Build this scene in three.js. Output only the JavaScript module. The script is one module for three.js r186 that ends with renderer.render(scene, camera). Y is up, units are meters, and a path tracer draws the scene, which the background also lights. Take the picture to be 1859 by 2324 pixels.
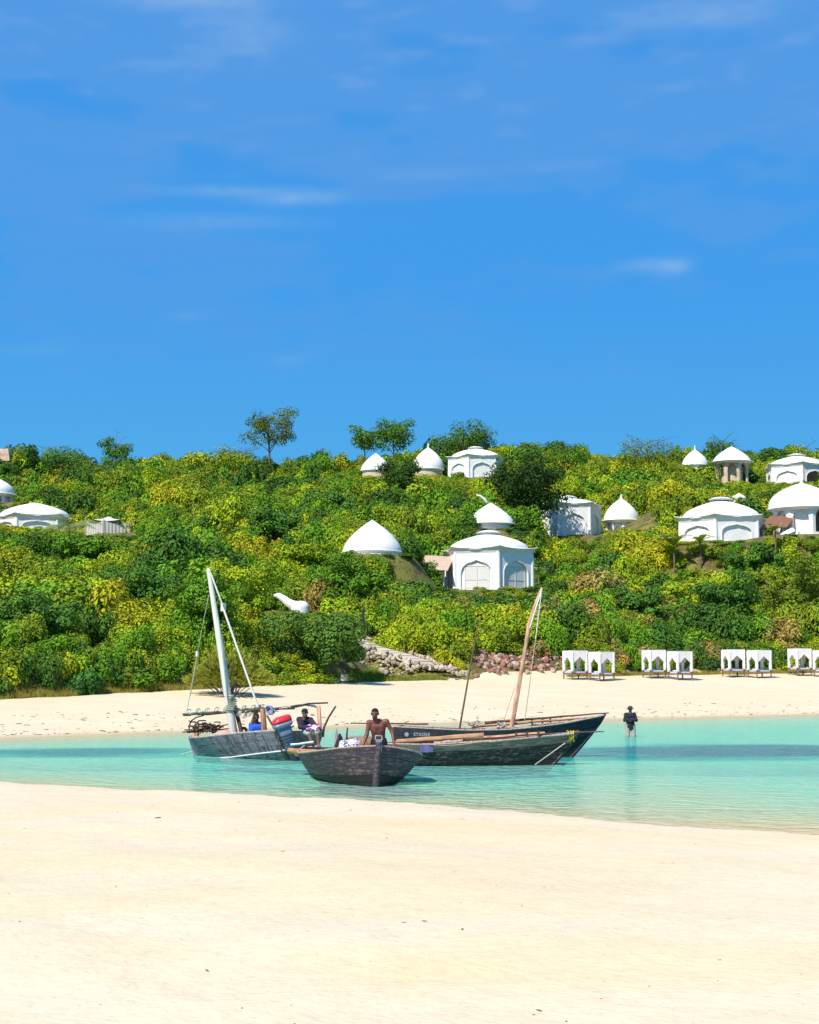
import * as THREE from 'three';
import { mergeGeometries } from 'three/addons/utils/BufferGeometryUtils.js';
import { MarchingCubes } from 'three/addons/objects/MarchingCubes.js';
import { FontLoader } from 'three/addons/loaders/FontLoader.js';
import { TextGeometry } from 'three/addons/geometries/TextGeometry.js';

// ---------------------------------------------------------------- camera, sky, sun, exposure
const scene = new THREE.Scene();
const FOCAL = 3600, PW = 1859, PH = 2324, EYE = 2.5, HORIZON = 1532;
const PITCH = Math.atan((HORIZON - PH / 2) / FOCAL);
const camera = new THREE.PerspectiveCamera(2 * Math.atan(PH / 2 / FOCAL) * 180 / Math.PI, PW / PH, 0.5, 2000);
camera.position.set(0, EYE, 0);
camera.rotation.x = PITCH;
const renderer = new THREE.WebGLRenderer({ antialias: true });
renderer.toneMapping = THREE.LinearToneMapping;
renderer.toneMappingExposure = 1.2;
renderer.shadowMap.enabled = true;

const lin = (r, g, b) => new THREE.Color().setRGB(r / 255, g / 255, b / 255, THREE.SRGBColorSpace);
const sm = (a, b, x) => { const t = Math.min(1, Math.max(0, (x - a) / (b - a))); return t * t * (3 - 2 * t); };
const mixn = (a, b, t) => a + (b - a) * t;
function rngOf(seed) { let a = seed >>> 0; return () => { a = (a + 0x6D2B79F5) | 0; let t = Math.imul(a ^ (a >>> 15), 1 | a); t = (t + Math.imul(t ^ (t >>> 7), 61 | t)) ^ t; return ((t ^ (t >>> 14)) >>> 0) / 4294967296; }; }
const PERM = (() => { const r = rngOf(77), p = new Float32Array(65536); for (let i = 0; i < 65536; i++) p[i] = r(); return p; })();
const hash2 = (x, y) => PERM[((x & 255) << 8 | (y & 255)) & 65535];
function vnoise(x, y) { const xi = Math.floor(x), yi = Math.floor(y), fx = x - xi, fy = y - yi, u = fx * fx * (3 - 2 * fx), v = fy * fy * (3 - 2 * fy); const a = hash2(xi, yi), b = hash2(xi + 1, yi), c = hash2(xi, yi + 1), d = hash2(xi + 1, yi + 1); return a + (b - a) * u + (c - a) * v + (a - b - c + d) * u * v; }
function fbm(x, y, o = 4) { let s = 0, a = 0.5, t = 0; for (let i = 0; i < o; i++) { s += a * vnoise(x, y); t += a; a *= 0.5; x = x * 2.03 + 17.3; y = y * 2.03 + 9.1; } return s / t; }

{ // the sky: blue air with a thin high veil and a few wisps
  const W = 2560, H = 1280, data = new Float32Array(W * H * 4);
  const horizon = lin(83, 172, 234), mid = lin(68, 157, 235), high = lin(64, 148, 230), zen = lin(52, 122, 208), veil = lin(96, 158, 226), white = lin(160, 194, 232);
  const wisps = [[-6.6, 17.2, 3.2, 0.2, 0.6], [-4.1, 17.0, 1.9, 0.24, 0.8], [-7.2, 16.1, 4.2, 0.34, 0.35], [8.6, 14.55, 1.3, 0.22, 0.6], [9.6, 14.4, 0.7, 0.3, 0.75], [-8.3, 23.6, 3.2, 0.4, 0.9], [-6.0, 22.5, 2.0, 0.6, 0.5], [11.6, 22.9, 2.6, 0.6, 0.6], [-13.5, 11.4, 1.6, 0.2, 0.2], [-4.4, 11.3, 0.8, 0.2, 0.25], [0.6, 17.9, 2.4, 0.25, 0.3], [6, 18.1, 2.0, 0.2, 0.25], [-8, 12.8, 0.8, 0.15, 0.25]];
  const c = new THREE.Color();
  for (let j = 0; j < H; j++) {
    const el = ((j + 0.5) / H - 0.5) * 180;
    c.copy(horizon);
    if (el > 6) c.lerp(mid, sm(6, 15, el));
    if (el > 13) c.lerp(high, sm(13, 26, el));
    if (el > 26) c.lerp(zen, sm(26, 80, el));
    for (let i = 0; i < W; i++) {
      const az = ((i + 0.5) / W - 0.25) * 360; // 0 = straight ahead of the beach
      let v = 0, w = 0;
      if (el > 3) {
        const n = fbm(az * 0.16 + 40, el * 0.62 + az * 0.03, 5), n2 = fbm(az * 0.5 + 7, el * 2.1 - az * 0.12, 4);
        v = sm(0.36, 0.56, n + (n2 - 0.5) * 0.35 + sm(15.5, 20, el) * 0.34 - 0.15) * sm(5, 19, el) * 0.5;
        for (const [a, e, ra, re, k] of wisps) { const dx = (az - a) / ra, dy = (el - e - dx * 0.08) / re; if (dx * dx + dy * dy < 8) w += k * Math.exp(-(dx * dx + dy * dy) * 1.4) * (0.35 + 1.1 * fbm(az * 1.6 + 3, el * 6, 4)); }
        w += sm(0.54, 0.8, n2) * 0.55 * v * sm(17, 21, el);
      }
      const k = (j * W + i) * 4, s = Math.min(1, w) * 0.55;
      const ex = 1 / 1.2; data[k] = ex * mixn(mixn(c.r, veil.r, v), white.r, s); data[k + 1] = ex * mixn(mixn(c.g, veil.g, v), white.g, s); data[k + 2] = ex * mixn(mixn(c.b, veil.b, v), white.b, s); data[k + 3] = 1;
    }
  }
  const t = new THREE.DataTexture(data, W, H, THREE.RGBAFormat, THREE.FloatType);
  t.mapping = THREE.EquirectangularReflectionMapping; t.magFilter = t.minFilter = THREE.LinearFilter; t.colorSpace = THREE.LinearSRGBColorSpace; t.needsUpdate = true;
  scene.background = t; scene.environment = t;
}
const sun = new THREE.DirectionalLight(new THREE.Color().setRGB(1, 0.94, 0.83), 4.9);
sun.name = 'sun'; sun.position.set(-70, 150, 30); sun.target.position.set(0, 10, -150);
{ const d = new THREE.Vector3(-0.40, 0.75, 0.53).multiplyScalar(260); sun.position.copy(sun.target.position).add(d); }
sun.castShadow = true; sun.shadow.mapSize.set(4096, 4096);
Object.assign(sun.shadow.camera, { left: -170, right: 170, top: 190, bottom: -190, near: 1, far: 700 });
scene.add(sun, sun.target);

// ---------------------------------------------------------------- helpers
/** pixel of the photograph and depth in metres -> a point of the place; and back */
function at(px, py, D) { const k = (PH / 2 - py) / FOCAL, c = Math.cos(PITCH), s = Math.sin(PITCH), dy = D * (k * c + s) / (c - k * s); return new THREE.Vector3((px - PW / 2) / FOCAL * (D * c + dy * s), EYE + dy, -D); }
function proj(x, y, z) { const c = Math.cos(PITCH), s = Math.sin(PITCH), zc = -z * c + (y - EYE) * s, yc = (y - EYE) * c + z * s; return [PW / 2 + FOCAL * x / zc, PH / 2 - FOCAL * yc / zc, FOCAL / zc]; }
function table(x, t) { if (x <= t[0][0]) return t[0][1]; for (let i = 1; i < t.length; i++) if (x <= t[i][0]) { const f = (x - t[i - 1][0]) / (t[i][0] - t[i - 1][0]); return mixn(t[i - 1][1], t[i][1], f); } return t[t.length - 1][1]; }
const taken = {};
function numbered(n) { if (!(n in taken)) { taken[n] = 0; return n; } taken[n]++; return n + '_' + String(taken[n]).padStart(3, '0'); }
function tag(o, label, category, group, kind) { if (label) o.userData.label = label; if (category) o.userData.category = category; if (group) o.userData.group = group; if (kind) o.userData.kind = kind; return o; }
function shadowOn(o) { o.castShadow = true; o.receiveShadow = true; return o; }
function mesh(name, geo, mat, parent) { const m = shadowOn(new THREE.Mesh(geo, mat)); m.name = parent ? name : numbered(name); (parent || scene).add(m); return m; }
function thing(name, label, category, pos, turn = 0, group) { const g = new THREE.Group(); g.name = numbered(name); scene.add(g); if (pos) g.position.copy(pos); g.rotation.y = turn; return tag(g, label, category, group); }
function V(x, y, z) { return new THREE.Vector3(x, y, z); }
function boxUV(g, s = 1) { const G = g.index ? g.toNonIndexed() : g, p = G.attributes.position, n = new Float32Array(p.count * 2), a = V(), b = V(), c = V(), e = V(), f = V(); if (!G.attributes.normal) G.computeVertexNormals(); for (let i = 0; i < p.count; i += 3) { a.fromBufferAttribute(p, i); b.fromBufferAttribute(p, i + 1); c.fromBufferAttribute(p, i + 2); e.subVectors(b, a); f.subVectors(c, a); e.cross(f); const X = Math.abs(e.x), Y = Math.abs(e.y), Z = Math.abs(e.z); [a, b, c].forEach((q, k) => { let u, v; if (Y >= X && Y >= Z) { u = q.x; v = q.z; } else if (X >= Z) { u = q.z; v = q.y; } else { u = q.x; v = q.y; } n[(i + k) * 2] = u * s; n[(i + k) * 2 + 1] = v * s; }); } G.setAttribute('uv', new THREE.BufferAttribute(n, 2)); return G; }
function merge(list) { const L = list.map((g) => { const q = g.index ? g.toNonIndexed() : g; for (const k of Object.keys(q.attributes)) if (!['position', 'normal', 'uv'].includes(k)) q.deleteAttribute(k); if (!q.attributes.normal) q.computeVertexNormals(); if (!q.attributes.uv) q.setAttribute('uv', new THREE.BufferAttribute(new Float32Array(q.attributes.position.count * 2), 2)); return q; }); return mergeGeometries(L); }
function box(w, h, d, x = 0, y = 0, z = 0, rx = 0, ry = 0, rz = 0) { const g = new THREE.BoxGeometry(w, h, d); g.applyMatrix4(new THREE.Matrix4().compose(V(x, y, z), new THREE.Quaternion().setFromEuler(new THREE.Euler(rx, ry, rz)), V(1, 1, 1))); return g; }
/** a tapered tube through points; radii: a number, [r0, r1] or one per point */
function tube(pts, rad, n = 7, flat = 1) {
  const R = (i) => Array.isArray(rad) ? (rad.length === pts.length ? rad[i] : mixn(rad[0], rad[1], i / (pts.length - 1))) : rad;
  const pos = [], uv = [], idx = []; let up = V(0, 1, 0), len = 0;
  for (let i = 0; i < pts.length; i++) {
    const t = V().subVectors(pts[Math.min(i + 1, pts.length - 1)], pts[Math.max(i - 1, 0)]).normalize();
    if (i === 0) up = Math.abs(t.y) > 0.9 ? V(1, 0, 0) : V(0, 1, 0); else len += pts[i].distanceTo(pts[i - 1]);
    const a = V().crossVectors(t, up).normalize(), b = V().crossVectors(a, t).normalize(); up = b.clone();
    for (let k = 0; k <= n; k++) { const th = k / n * Math.PI * 2, r = R(i); const q = pts[i].clone().addScaledVector(a, Math.cos(th) * r).addScaledVector(b, Math.sin(th) * r * flat); pos.push(q.x, q.y, q.z); uv.push(k / n * 6.28 * r * 1.0, len); }
  }
  const w = n + 1;
  for (let i = 0; i < pts.length - 1; i++) for (let k = 0; k < n; k++) { const a = i * w + k, b = a + 1, c = a + w, d = c + 1; idx.push(a, b, c, b, d, c); }
  for (const [e, s] of [[0, 1], [pts.length - 1, -1]]) { const ci = pos.length / 3; pos.push(pts[e].x, pts[e].y, pts[e].z); uv.push(0, 0); for (let k = 0; k < n; k++) s > 0 ? idx.push(ci, e * w + k + 1, e * w + k) : idx.push(ci, e * w + k, e * w + k + 1); }
  const g = new THREE.BufferGeometry(); g.setAttribute('position', new THREE.Float32BufferAttribute(pos, 3)); g.setAttribute('uv', new THREE.Float32BufferAttribute(uv, 2)); g.setIndex(idx); g.computeVertexNormals(); return g;
}
function sag(a, b, d, n = 10) { const o = []; for (let i = 0; i <= n; i++) { const t = i / n, p = a.clone().lerp(b, t); p.y -= d * 4 * t * (1 - t); o.push(p); } return o; }
function wob(a, b, n, amp, seed) { const r = rngOf(seed), o = []; for (let i = 0; i <= n; i++) { const p = a.clone().lerp(b, i / n); if (i && i < n) p.add(V(r() - 0.5, r() - 0.5, r() - 0.5).multiplyScalar(amp * 2)); o.push(p); } return o; }
function tex(n, fn, srgb = true, rep = 1) { const d = new Uint8Array(n * n * 4); for (let j = 0; j < n; j++) for (let i = 0; i < n; i++) { const c = fn(i / n, j / n), k = (j * n + i) * 4; d[k] = Math.max(0, Math.min(255, c[0])); d[k + 1] = Math.max(0, Math.min(255, c[1])); d[k + 2] = Math.max(0, Math.min(255, c[2])); d[k + 3] = 255; } const t = new THREE.DataTexture(d, n, n); t.wrapS = t.wrapT = THREE.RepeatWrapping; t.magFilter = THREE.LinearFilter; t.minFilter = THREE.LinearMipmapLinearFilter; t.generateMipmaps = true; if (srgb) t.colorSpace = THREE.SRGBColorSpace; t.repeat.set(rep, rep); t.needsUpdate = true; return t; }
/** tileable fbm on the unit square */
function tfbm(u, v, f, o = 4, fy = f) { let s = 0, a = 0.5, tt = 0; for (let i = 0; i < o; i++) { const x = u * f, y = v * fy, xi = Math.floor(x), yi = Math.floor(y), fx = x - xi, fyy = y - yi, U = fx * fx * (3 - 2 * fx), W = fyy * fyy * (3 - 2 * fyy), h = (p, q) => hash2((p % f) + i * 37, (q % fy) + i * 59); s += a * mixn(mixn(h(xi, yi), h(xi + 1, yi), U), mixn(h(xi, yi + 1), h(xi + 1, yi + 1), U), W); tt += a; a *= 0.5; f *= 2; fy *= 2; } return s / tt; }
const std = (o) => new THREE.MeshStandardMaterial({ roughness: 0.9, metalness: 0, ...o });

// ---------------------------------------------------------------- the lie of the land
const farShore = (x) => table(x, [[-90, 66], [-40, 58], [-28, 58], [-16.5, 64], [0.5, 83], [26.6, 103], [60, 120], [130, 140]]);
const nearShore = (x) => table(x, [[-90, 48], [-40, 46], [-20, 41], [-9.1, 35.3], [0, 29.1], [6.2, 23.2], [14, 15.5], [25, 10], [60, -10], [130, -40]]) + (fbm(x * 0.6 + 5, 3.3, 3) - 0.5) * 0.9;
const backLine = (x) => table(x, [[-90, 80], [-40, 78], [-22, 85], [-12, 99.5], [-7, 106.5], [-3.2, 114.5], [2.3, 119.6], [8, 125.5], [14.7, 131], [36.7, 142], [70, 160], [130, 178]]) + (fbm(x * 0.25, 8.8, 3) - 0.5) * 2.2;
const backHeight = (x) => table(x, [[-90, 1.1], [-22, 1.24], [-6.8, 2.03], [14.7, 2.4], [36.7, 2.75], [130, 3]]);
const CREST = 312;
const pads = []; // level places for buildings {x, d, y, r}
const channel = (x, d, cx, cd, rx, rd, t) => { const e = Math.hypot((x - cx) / rx, (d - cd - (x - cx) * t) / rd); return e > 1.7 ? 0 : 1 - sm(0.3, 1.25, e + (fbm(x * 0.22 + cd, d * 0.55, 4) - 0.5) * 0.95); };
function rawGround(x, d) {
  const fs = farShore(x), ns = nearShore(x), bk = backLine(x);
  if (d > bk) {
    const v = d - bk; let u = v / (CREST - bk); const hb = backHeight(x);
    u += sm(18, 38, x) * 0.15 * sm(0.08, 0.3, u) * (1 - sm(0.45, 0.9, u)) + 0.07 * Math.exp(-Math.pow((x + 4) / 7, 2)) * sm(0.05, 0.25, u) * (1 - sm(0.4, 0.6, u));
    let p = table(u, [[0, 0], [0.14, 2.4], [0.32, 7], [0.5, 16.6], [0.7, 25.5], [0.875, 33], [1, 41.6], [1.35, 39], [3, 20]]);
    p += 2.1 * (1 - Math.exp(-v / 3.6)) + (fbm(x * 0.045 + 3, d * 0.03, 3) - 0.5) * 5 * sm(0.05, 0.3, u);
    p -= (2.8 * (1 - sm(-14, 16, x)) + 2.4 * sm(24, 44, x)) * sm(0.8, 1, u);
    return hb + p;
  }
  if (d > fs) { const t = (d - fs) / (bk - fs); return backHeight(x) * Math.pow(t, 0.85) + (fbm(x * 0.35, d * 0.35, 3) - 0.5) * 0.16 * sm(0, 0.12, t); }
  if (d > ns) { const a = d - ns, b = fs - d; return -0.72 * (1 - Math.exp(-a * mixn(0.085, 0.034, sm(-4, 7, x)))) * (1 - Math.exp(-b * 0.06)) - 1.9 * Math.max(channel(x, d, 12, 52.5, 9.5, 5.5, 0.1), 0.8 * channel(x, d, -10.5, 52, 4.6, 3.6, -0.1)) + (fbm(x * 0.2, d * 0.2, 2) - 0.5) * 0.12 * sm(0, 4, Math.min(a, b)); }
  const c = ns - d;
  return 0.94 * (1 - Math.exp(-c / 6.5)) + 0.05 * sm(0, 0.5, c) + ((fbm(x * 0.5, d * 0.5, 4) - 0.5) * 0.14 + (fbm(x * 2.2, d * 2.2, 2) - 0.5) * 0.03) * sm(0, 1.5, c);
}
function ground(x, d) { let h = rawGround(x, d); for (const p of pads) { const q = Math.hypot(x - p.x, d - p.d); if (q < p.r * 2) h = mixn(h, p.y, 1 - sm(p.r, p.r * 2, q)); } const q = onStair(x, d); if (q.o < 3.2 && q.t > -0.05) h = mixn(h, q.y - 0.42 - Math.max(0, q.o - 1) * 0.3, (1 - sm(1.1, 3.2, q.o)) * sm(-0.05, 0.05, q.t)); if (q.s > 0.9 && q.s < 8 && q.t > -0.1 && q.t < 1.05 && h > 2) { const cap = Math.max(Math.min(h, backHeight(x) + 0.05), q.y - 0.42 - (q.s - 0.9) * 0.62); h = mixn(h, Math.min(h, cap), sm(-0.1, 0.05, q.t) * (1 - sm(0.9, 1.05, q.t))); } return h; }
function sheet(name, xs, ds, mat, colorOf, hOf = ground) {
  const nx = xs.length, pos = [], uv = [], col = [], idx = [];
  ds(0, 0);
  const rows = ds(null);
  for (let j = 0; j < rows; j++) for (let i = 0; i < nx; i++) { const x = xs[i], d = ds(x, j), h = hOf(x, d); pos.push(x, h, -d); uv.push(x, d); if (colorOf) col.push(...colorOf(x, d, h)); }
  for (let j = 0; j < rows - 1; j++) for (let i = 0; i < nx - 1; i++) { const a = j * nx + i; idx.push(a, a + 1, a + nx, a + 1, a + nx + 1, a + nx); }
  const g = new THREE.BufferGeometry(); g.setAttribute('position', new THREE.Float32BufferAttribute(pos, 3)); g.setAttribute('uv', new THREE.Float32BufferAttribute(uv, 2)); if (colorOf) g.setAttribute('color', new THREE.Float32BufferAttribute(col, 3)); g.setIndex(idx); g.computeVertexNormals();
  return tag(mesh(name, g, mat), null, null, null, 'structure');
}
/** where the line of sight through a pixel meets the hillside */
function hit(px, py) { for (let d = 84; d < 330; d += 0.5) { const p = at(px, py, d); if (p.y <= ground(p.x, d)) { p.y = ground(p.x, d); return p; } } return at(px, py, 300); }
const span = (a, b, n) => Array.from({ length: n }, (_, i) => a + (b - a) * i / (n - 1));
const warpSpan = (m, n) => span(-1, 1, n).map((t) => m * (0.35 * t + 0.65 * t * t * t));
const rowsOf = (n, f) => (x, j) => x === null ? n : f(x, j / (n - 1));
// ---------------------------------------------------------------- buildings' places (they level the ground under themselves)
const SITES = {
  mainVilla: [1110, 1345, 180, 7], kioskMain: [845, 1262, 173, 4], kioskMid: [1114, 1206, 205, 4], villaTree: [1290, 1226, 222, 6.5], kioskRight: [1411, 1212, 226, 4],
  villaRight: [1638, 1238, 194, 6.5], domeRight: [1822, 1222, 196, 6.5], kioskTopA: [853, 1086, 292, 4], kioskTopB: [972, 1090, 290, 4], villaTop: [1080, 1094, 286, 6.5],
  kioskTopC: [1578, 1072, 292, 4], kioskTopD: [1662, 1104, 276, 5], villaTopR: [1810, 1112, 270, 6.5], domeLeft: [-12, 1152, 236, 5], villaLeft: [78, 1212, 215, 6.5], tent: [246, 1228, 208, 4.5], thatchTop: [-8, 1056, 296, 4],
};
const SITE = {};
for (const [k, [px, py, d, r]] of Object.entries(SITES)) { const p = at(px, py, d); SITE[k] = p; pads.push({ x: p.x, d, y: p.y, r, k, raw: rawGround(p.x, d) }); }
function onStair(x, d) { const a = STAIR.a, b = STAIR.b, ux = b.x - a.x, uz = b.z - a.z, l2 = ux * ux + uz * uz, t = ((x - a.x) * ux + (-d - a.z) * uz) / l2, c = Math.min(1, Math.max(0, t)); return { t, s: ((x - a.x) * uz - (-d - a.z) * ux) / Math.sqrt(l2), o: Math.hypot(x - a.x - ux * c, -d - a.z - uz * c), y: a.y + (b.y - a.y) * c }; }
const STAIR = { a: at(1056, 1535, 121.6), b: at(812, 1452, 128) };

// ---------------------------------------------------------------- sand, water, hillside
const sandTex = tex(1024, (u, v) => { const a = tfbm(u, v, 6, 5), b = tfbm(u + 0.3, v, 60, 3), c = tfbm(u, v + 0.6, 3, 3); let k = 1 + (a - 0.5) * 0.05 + (b - 0.5) * 0.07; const sp = tfbm(u, v, 230, 1); if (sp > 0.955) k *= 0.84; return [250 * k, (243 + (c - 0.5) * 8) * k, (228 + (c - 0.5) * 22) * k]; });
sandTex.repeat.set(1 / 5, 1 / 5);
const sandBump = tex(1024, (u, v) => { const k = 128 + (tfbm(u, v, 14, 4) - 0.5) * 150 + (tfbm(u, v, 90, 3) - 0.5) * 90; return [k, k, k]; }, false); sandBump.repeat.set(1 / 3.7, 1 / 3.7);
const sandMat = std({ map: sandTex, bumpMap: sandBump, bumpScale: 0.018, vertexColors: true, roughness: 0.95 });
const dry = [0.75, 0.64, 0.48], pale = [0.77, 0.67, 0.52], yel = [0.77, 0.635, 0.41], wet = [0.52, 0.45, 0.33];
function sandColor(x, d, h) {
  let n = sm(0.4, 0.62, fbm(x * 0.22 + 2, d * 0.22, 3)), m = sm(0.48, 0.66, fbm(x * 0.32 + 30, d * 1.1, 5)), k = sm(0.52, 0.7, fbm(x * 0.25 + 80, d * 0.7 + 9, 4));
  let c = dry.map((v, i) => mixn(mixn(mixn(v, pale[i], n), yel[i], m * 0.5), [0.76, 0.62, 0.47][i], k * 0.4));
  const w = 1 - sm(0.015, 0.10, h + (fbm(x * 1.3, d * 0.7, 3) - 0.5) * 0.05); // the strip the sea has wetted
  c = c.map((v, i) => mixn(v, wet[i], w * 0.75));
  return c;
}
sheet('sandbank', span(-45, 45, 181), rowsOf(170, (x, t) => mixn(-25, nearShore(x) + 1.5, 1 - Math.pow(1 - t, 1.5))), sandMat, sandColor);
sheet('seabed', warpSpan(190, 320), rowsOf(150, (x, t) => mixn(nearShore(x) + 1.5, farShore(x) - 1.5, t)), sandMat, sandColor);
sheet('beach', warpSpan(190, 320), rowsOf(80, (x, t) => mixn(farShore(x) - 1.5, backLine(x) + 0.8, t)), sandMat, sandColor);
const soilTex = tex(512, (u, v) => { const a = tfbm(u, v, 8, 5), b = tfbm(u, v, 64, 2); return mixn(a, b, 0.35) > 0.52 ? [98 + a * 30, 88 + a * 40, 46] : [70 + b * 40, 62 + b * 36, 34 + b * 16]; }); soilTex.repeat.set(1 / 9, 1 / 9);
const soilMat = std({ map: soilTex, roughness: 1 });
sheet('hillside', warpSpan(190, 320), rowsOf(230, (x, t) => mixn(backLine(x) + 0.8, 470, Math.pow(t, 1.3))), soilMat, null);

const waterBump = tex(1024, (u, v) => { const a = 1 - Math.abs(tfbm(u, v, 9, 3, 14) * 2 - 1), b = tfbm(u + 0.37, v, 26, 3, 40), c = tfbm(u, v, 3, 2, 5); const k = 255 * (0.45 * a + 0.4 * b + 0.15 * c); return [k, k, k]; }, false); waterBump.repeat.set(1 / 6.5, 1 / 6.5);
const waterMat = new THREE.MeshPhysicalMaterial({ color: 0xffffff, vertexColors: true, roughness: 0.1, metalness: 0, transmission: 0.6, thickness: 0, ior: 1.33, bumpMap: waterBump, bumpScale: 0.28, specularIntensity: 0.42 });
{ // clear sea water: what passes through it loses red first, by the depth of water at each place
  const col = (x, d) => { const dep = Math.max(0, -ground(x, d)), silt = 1 - sm(0.02, 0.34, dep); return [mixn(0.95, 0.97, silt) * Math.exp(-Math.max(0, dep - 0.05) * 2.6), mixn(1, 0.86, silt) * Math.exp(-dep * 0.13 - Math.max(0, dep - 0.75) * 0.55), mixn(0.84, 0.6, silt) * Math.exp(-dep * 0.08 - Math.max(0, dep - 0.75) * 0.25)]; };
  sheet('water', warpSpan(128, 240), rowsOf(160, (x, t) => mixn(nearShore(x) - 2.2, farShore(x) + 2.2, t)), waterMat, col, () => 0);
}
// ---------------------------------------------------------------- vegetation
const leafMats = {};
function leafMat(key, r, g, b) { return leafMats[key] || (leafMats[key] = new THREE.MeshPhysicalMaterial({ color: new THREE.Color().setRGB(r, g, b), vertexColors: true, roughness: 0.75, transmission: 0.14, thickness: 0, ior: 1.4, specularIntensity: 0.5, side: THREE.DoubleSide })); }
/** leaf sprays over the lobes of a crown; lobes: [x, y, z, r] */
function leaves(seed, lobes, count, size, { up = 0.35, long = 1.5, fill = 0.35, hue = 0.25, flat = 1, floor = -9, jit = 0.95 } = {}) {
  const r = rngOf(seed), pos = [], col = [], tot = lobes.reduce((s, l) => s + l[3] * l[3], 0), n = V(), a = V(), b = V(), c = V();
  for (const l of lobes) {
    const m = Math.round(count * l[3] * l[3] / tot), tone = 0.72 + r() * 0.56, warm = (r() - 0.5) * hue;
    for (let i = 0; i < m; i++) {
      const z = r() * 1.75 - 0.75, th = r() * Math.PI * 2, q = Math.sqrt(Math.max(0, 1 - z * z)); n.set(q * Math.cos(th), z, q * Math.sin(th));
      const rr = l[3] * (1 - fill * r() * r()) * (0.86 + 0.28 * vnoise(n.x * 2.2 + seed, n.z * 2.2 + n.y * 2.9));
      c.set(l[0] + n.x * rr, l[1] + n.y * rr * flat, l[2] + n.z * rr); if (c.y < floor) continue;
      n.y += up; n.x += (r() - 0.5) * jit; n.y += (r() - 0.5) * jit; n.z += (r() - 0.5) * jit; n.normalize();
      a.set(r() - 0.5, r() - 0.5, r() - 0.5).cross(n).normalize(); b.crossVectors(n, a);
      const s = size * (0.6 + 0.8 * r()), L = s * long * 0.5, W = s * 0.5, f = s * 0.18;
      const P = [[-L, 0, 0], [0, -W, f], [L, 0, 0], [0, W, f]].map(([x, y, h]) => [c.x + a.x * x + b.x * y + n.x * h, c.y + a.y * x + b.y * y + n.y * h, c.z + a.z * x + b.z * y + n.z * h]);
      pos.push(...P[0], ...P[1], ...P[2], ...P[0], ...P[2], ...P[3]);
      const k = tone * (0.82 + 0.36 * r()), w = warm + (r() - 0.5) * hue * 0.45; for (let t = 0; t < 6; t++) col.push(k * (1 + w), k, k * (1 - w * 0.5));
    }
  }
  const g = new THREE.BufferGeometry(); g.setAttribute('position', new THREE.Float32BufferAttribute(pos, 3)); g.setAttribute('color', new THREE.Float32BufferAttribute(col, 3)); g.computeVertexNormals(); return g;
}
function moundLobes(seed, rad, high, k) { const r = rngOf(seed), L = [[0, high * 0.42, 0, Math.min(rad, high) * 0.52]]; for (let i = 0; i < k; i++) { const th = i / k * 6.283 + r() * 0.9, q = rad * (0.35 + 0.5 * r()), s = rad * (0.26 + 0.2 * r()); L.push([Math.cos(th) * q, Math.max(s * 0.4, high * (0.18 + 0.7 * r()) * (1 - q / rad * 0.35) - s * 0.3), Math.sin(th) * q, s]); } return L; }
const barkTex = tex(256, (u, v) => { const k = 0.6 + 0.7 * tfbm(u, v, 16, 3, 4); return [120 * k, 104 * k, 86 * k]; });
const barkMat = std({ map: barkTex }), paleBark = std({ map: barkTex, color: lin(250, 240, 225) });
// shrubs of radius 1 m and height 1 m, scaled where they stand
const SHRUB = { fine: [], broad: [], feather: [] };
for (let i = 0; i < 5; i++) SHRUB.fine.push(leaves(100 + i, moundLobes(200 + i, 1, 1.05, 11), 1700, 0.095, { up: 0.45 }));
for (let i = 0; i < 5; i++) SHRUB.broad.push(leaves(130 + i, moundLobes(240 + i, 1, 1.15, 10), 1150, 0.125, { up: 0.3, long: 1.25 }));
for (let i = 0; i < 3; i++) SHRUB.feather.push(leaves(160 + i, moundLobes(270 + i, 1, 1.2, 11), 1400, 0.09, { up: 0.9, long: 2.6, hue: 0.3 }));
const NEAR = { fine: [0, 1, 2, 3].map((i) => leaves(300 + i, moundLobes(310 + i, 1, 1.1, 13), 3600, 0.062, { up: 0.35, fill: 0.5 })), broad: [0, 1, 2].map((i) => leaves(320 + i, moundLobes(330 + i, 1, 1.15, 12), 2600, 0.078, { up: 0.25, long: 1.25, fill: 0.5 })), feather: [0, 1].map((i) => leaves(340 + i, moundLobes(350 + i, 1, 1.2, 13), 3000, 0.055, { up: 0.9, long: 2.8, hue: 0.3, fill: 0.5 })) };
const PALETTE = { lime: [0.32, 0.42, 0.012], green: [0.14, 0.30, 0.012], olive: [0.22, 0.30, 0.014], dark: [0.07, 0.165, 0.016], gold: [0.42, 0.43, 0.013], straw: [0.36, 0.29, 0.07], teal: [0.06, 0.15, 0.025] };
const WORDS = { lime: 'lime green', green: 'mid green', olive: 'olive green', dark: 'dark green', gold: 'golden yellow', straw: 'dry brown', teal: 'bluish green' };
const FORM = { fine: 'fine leaved', broad: 'broad leaved', feather: 'feathery' };
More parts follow.
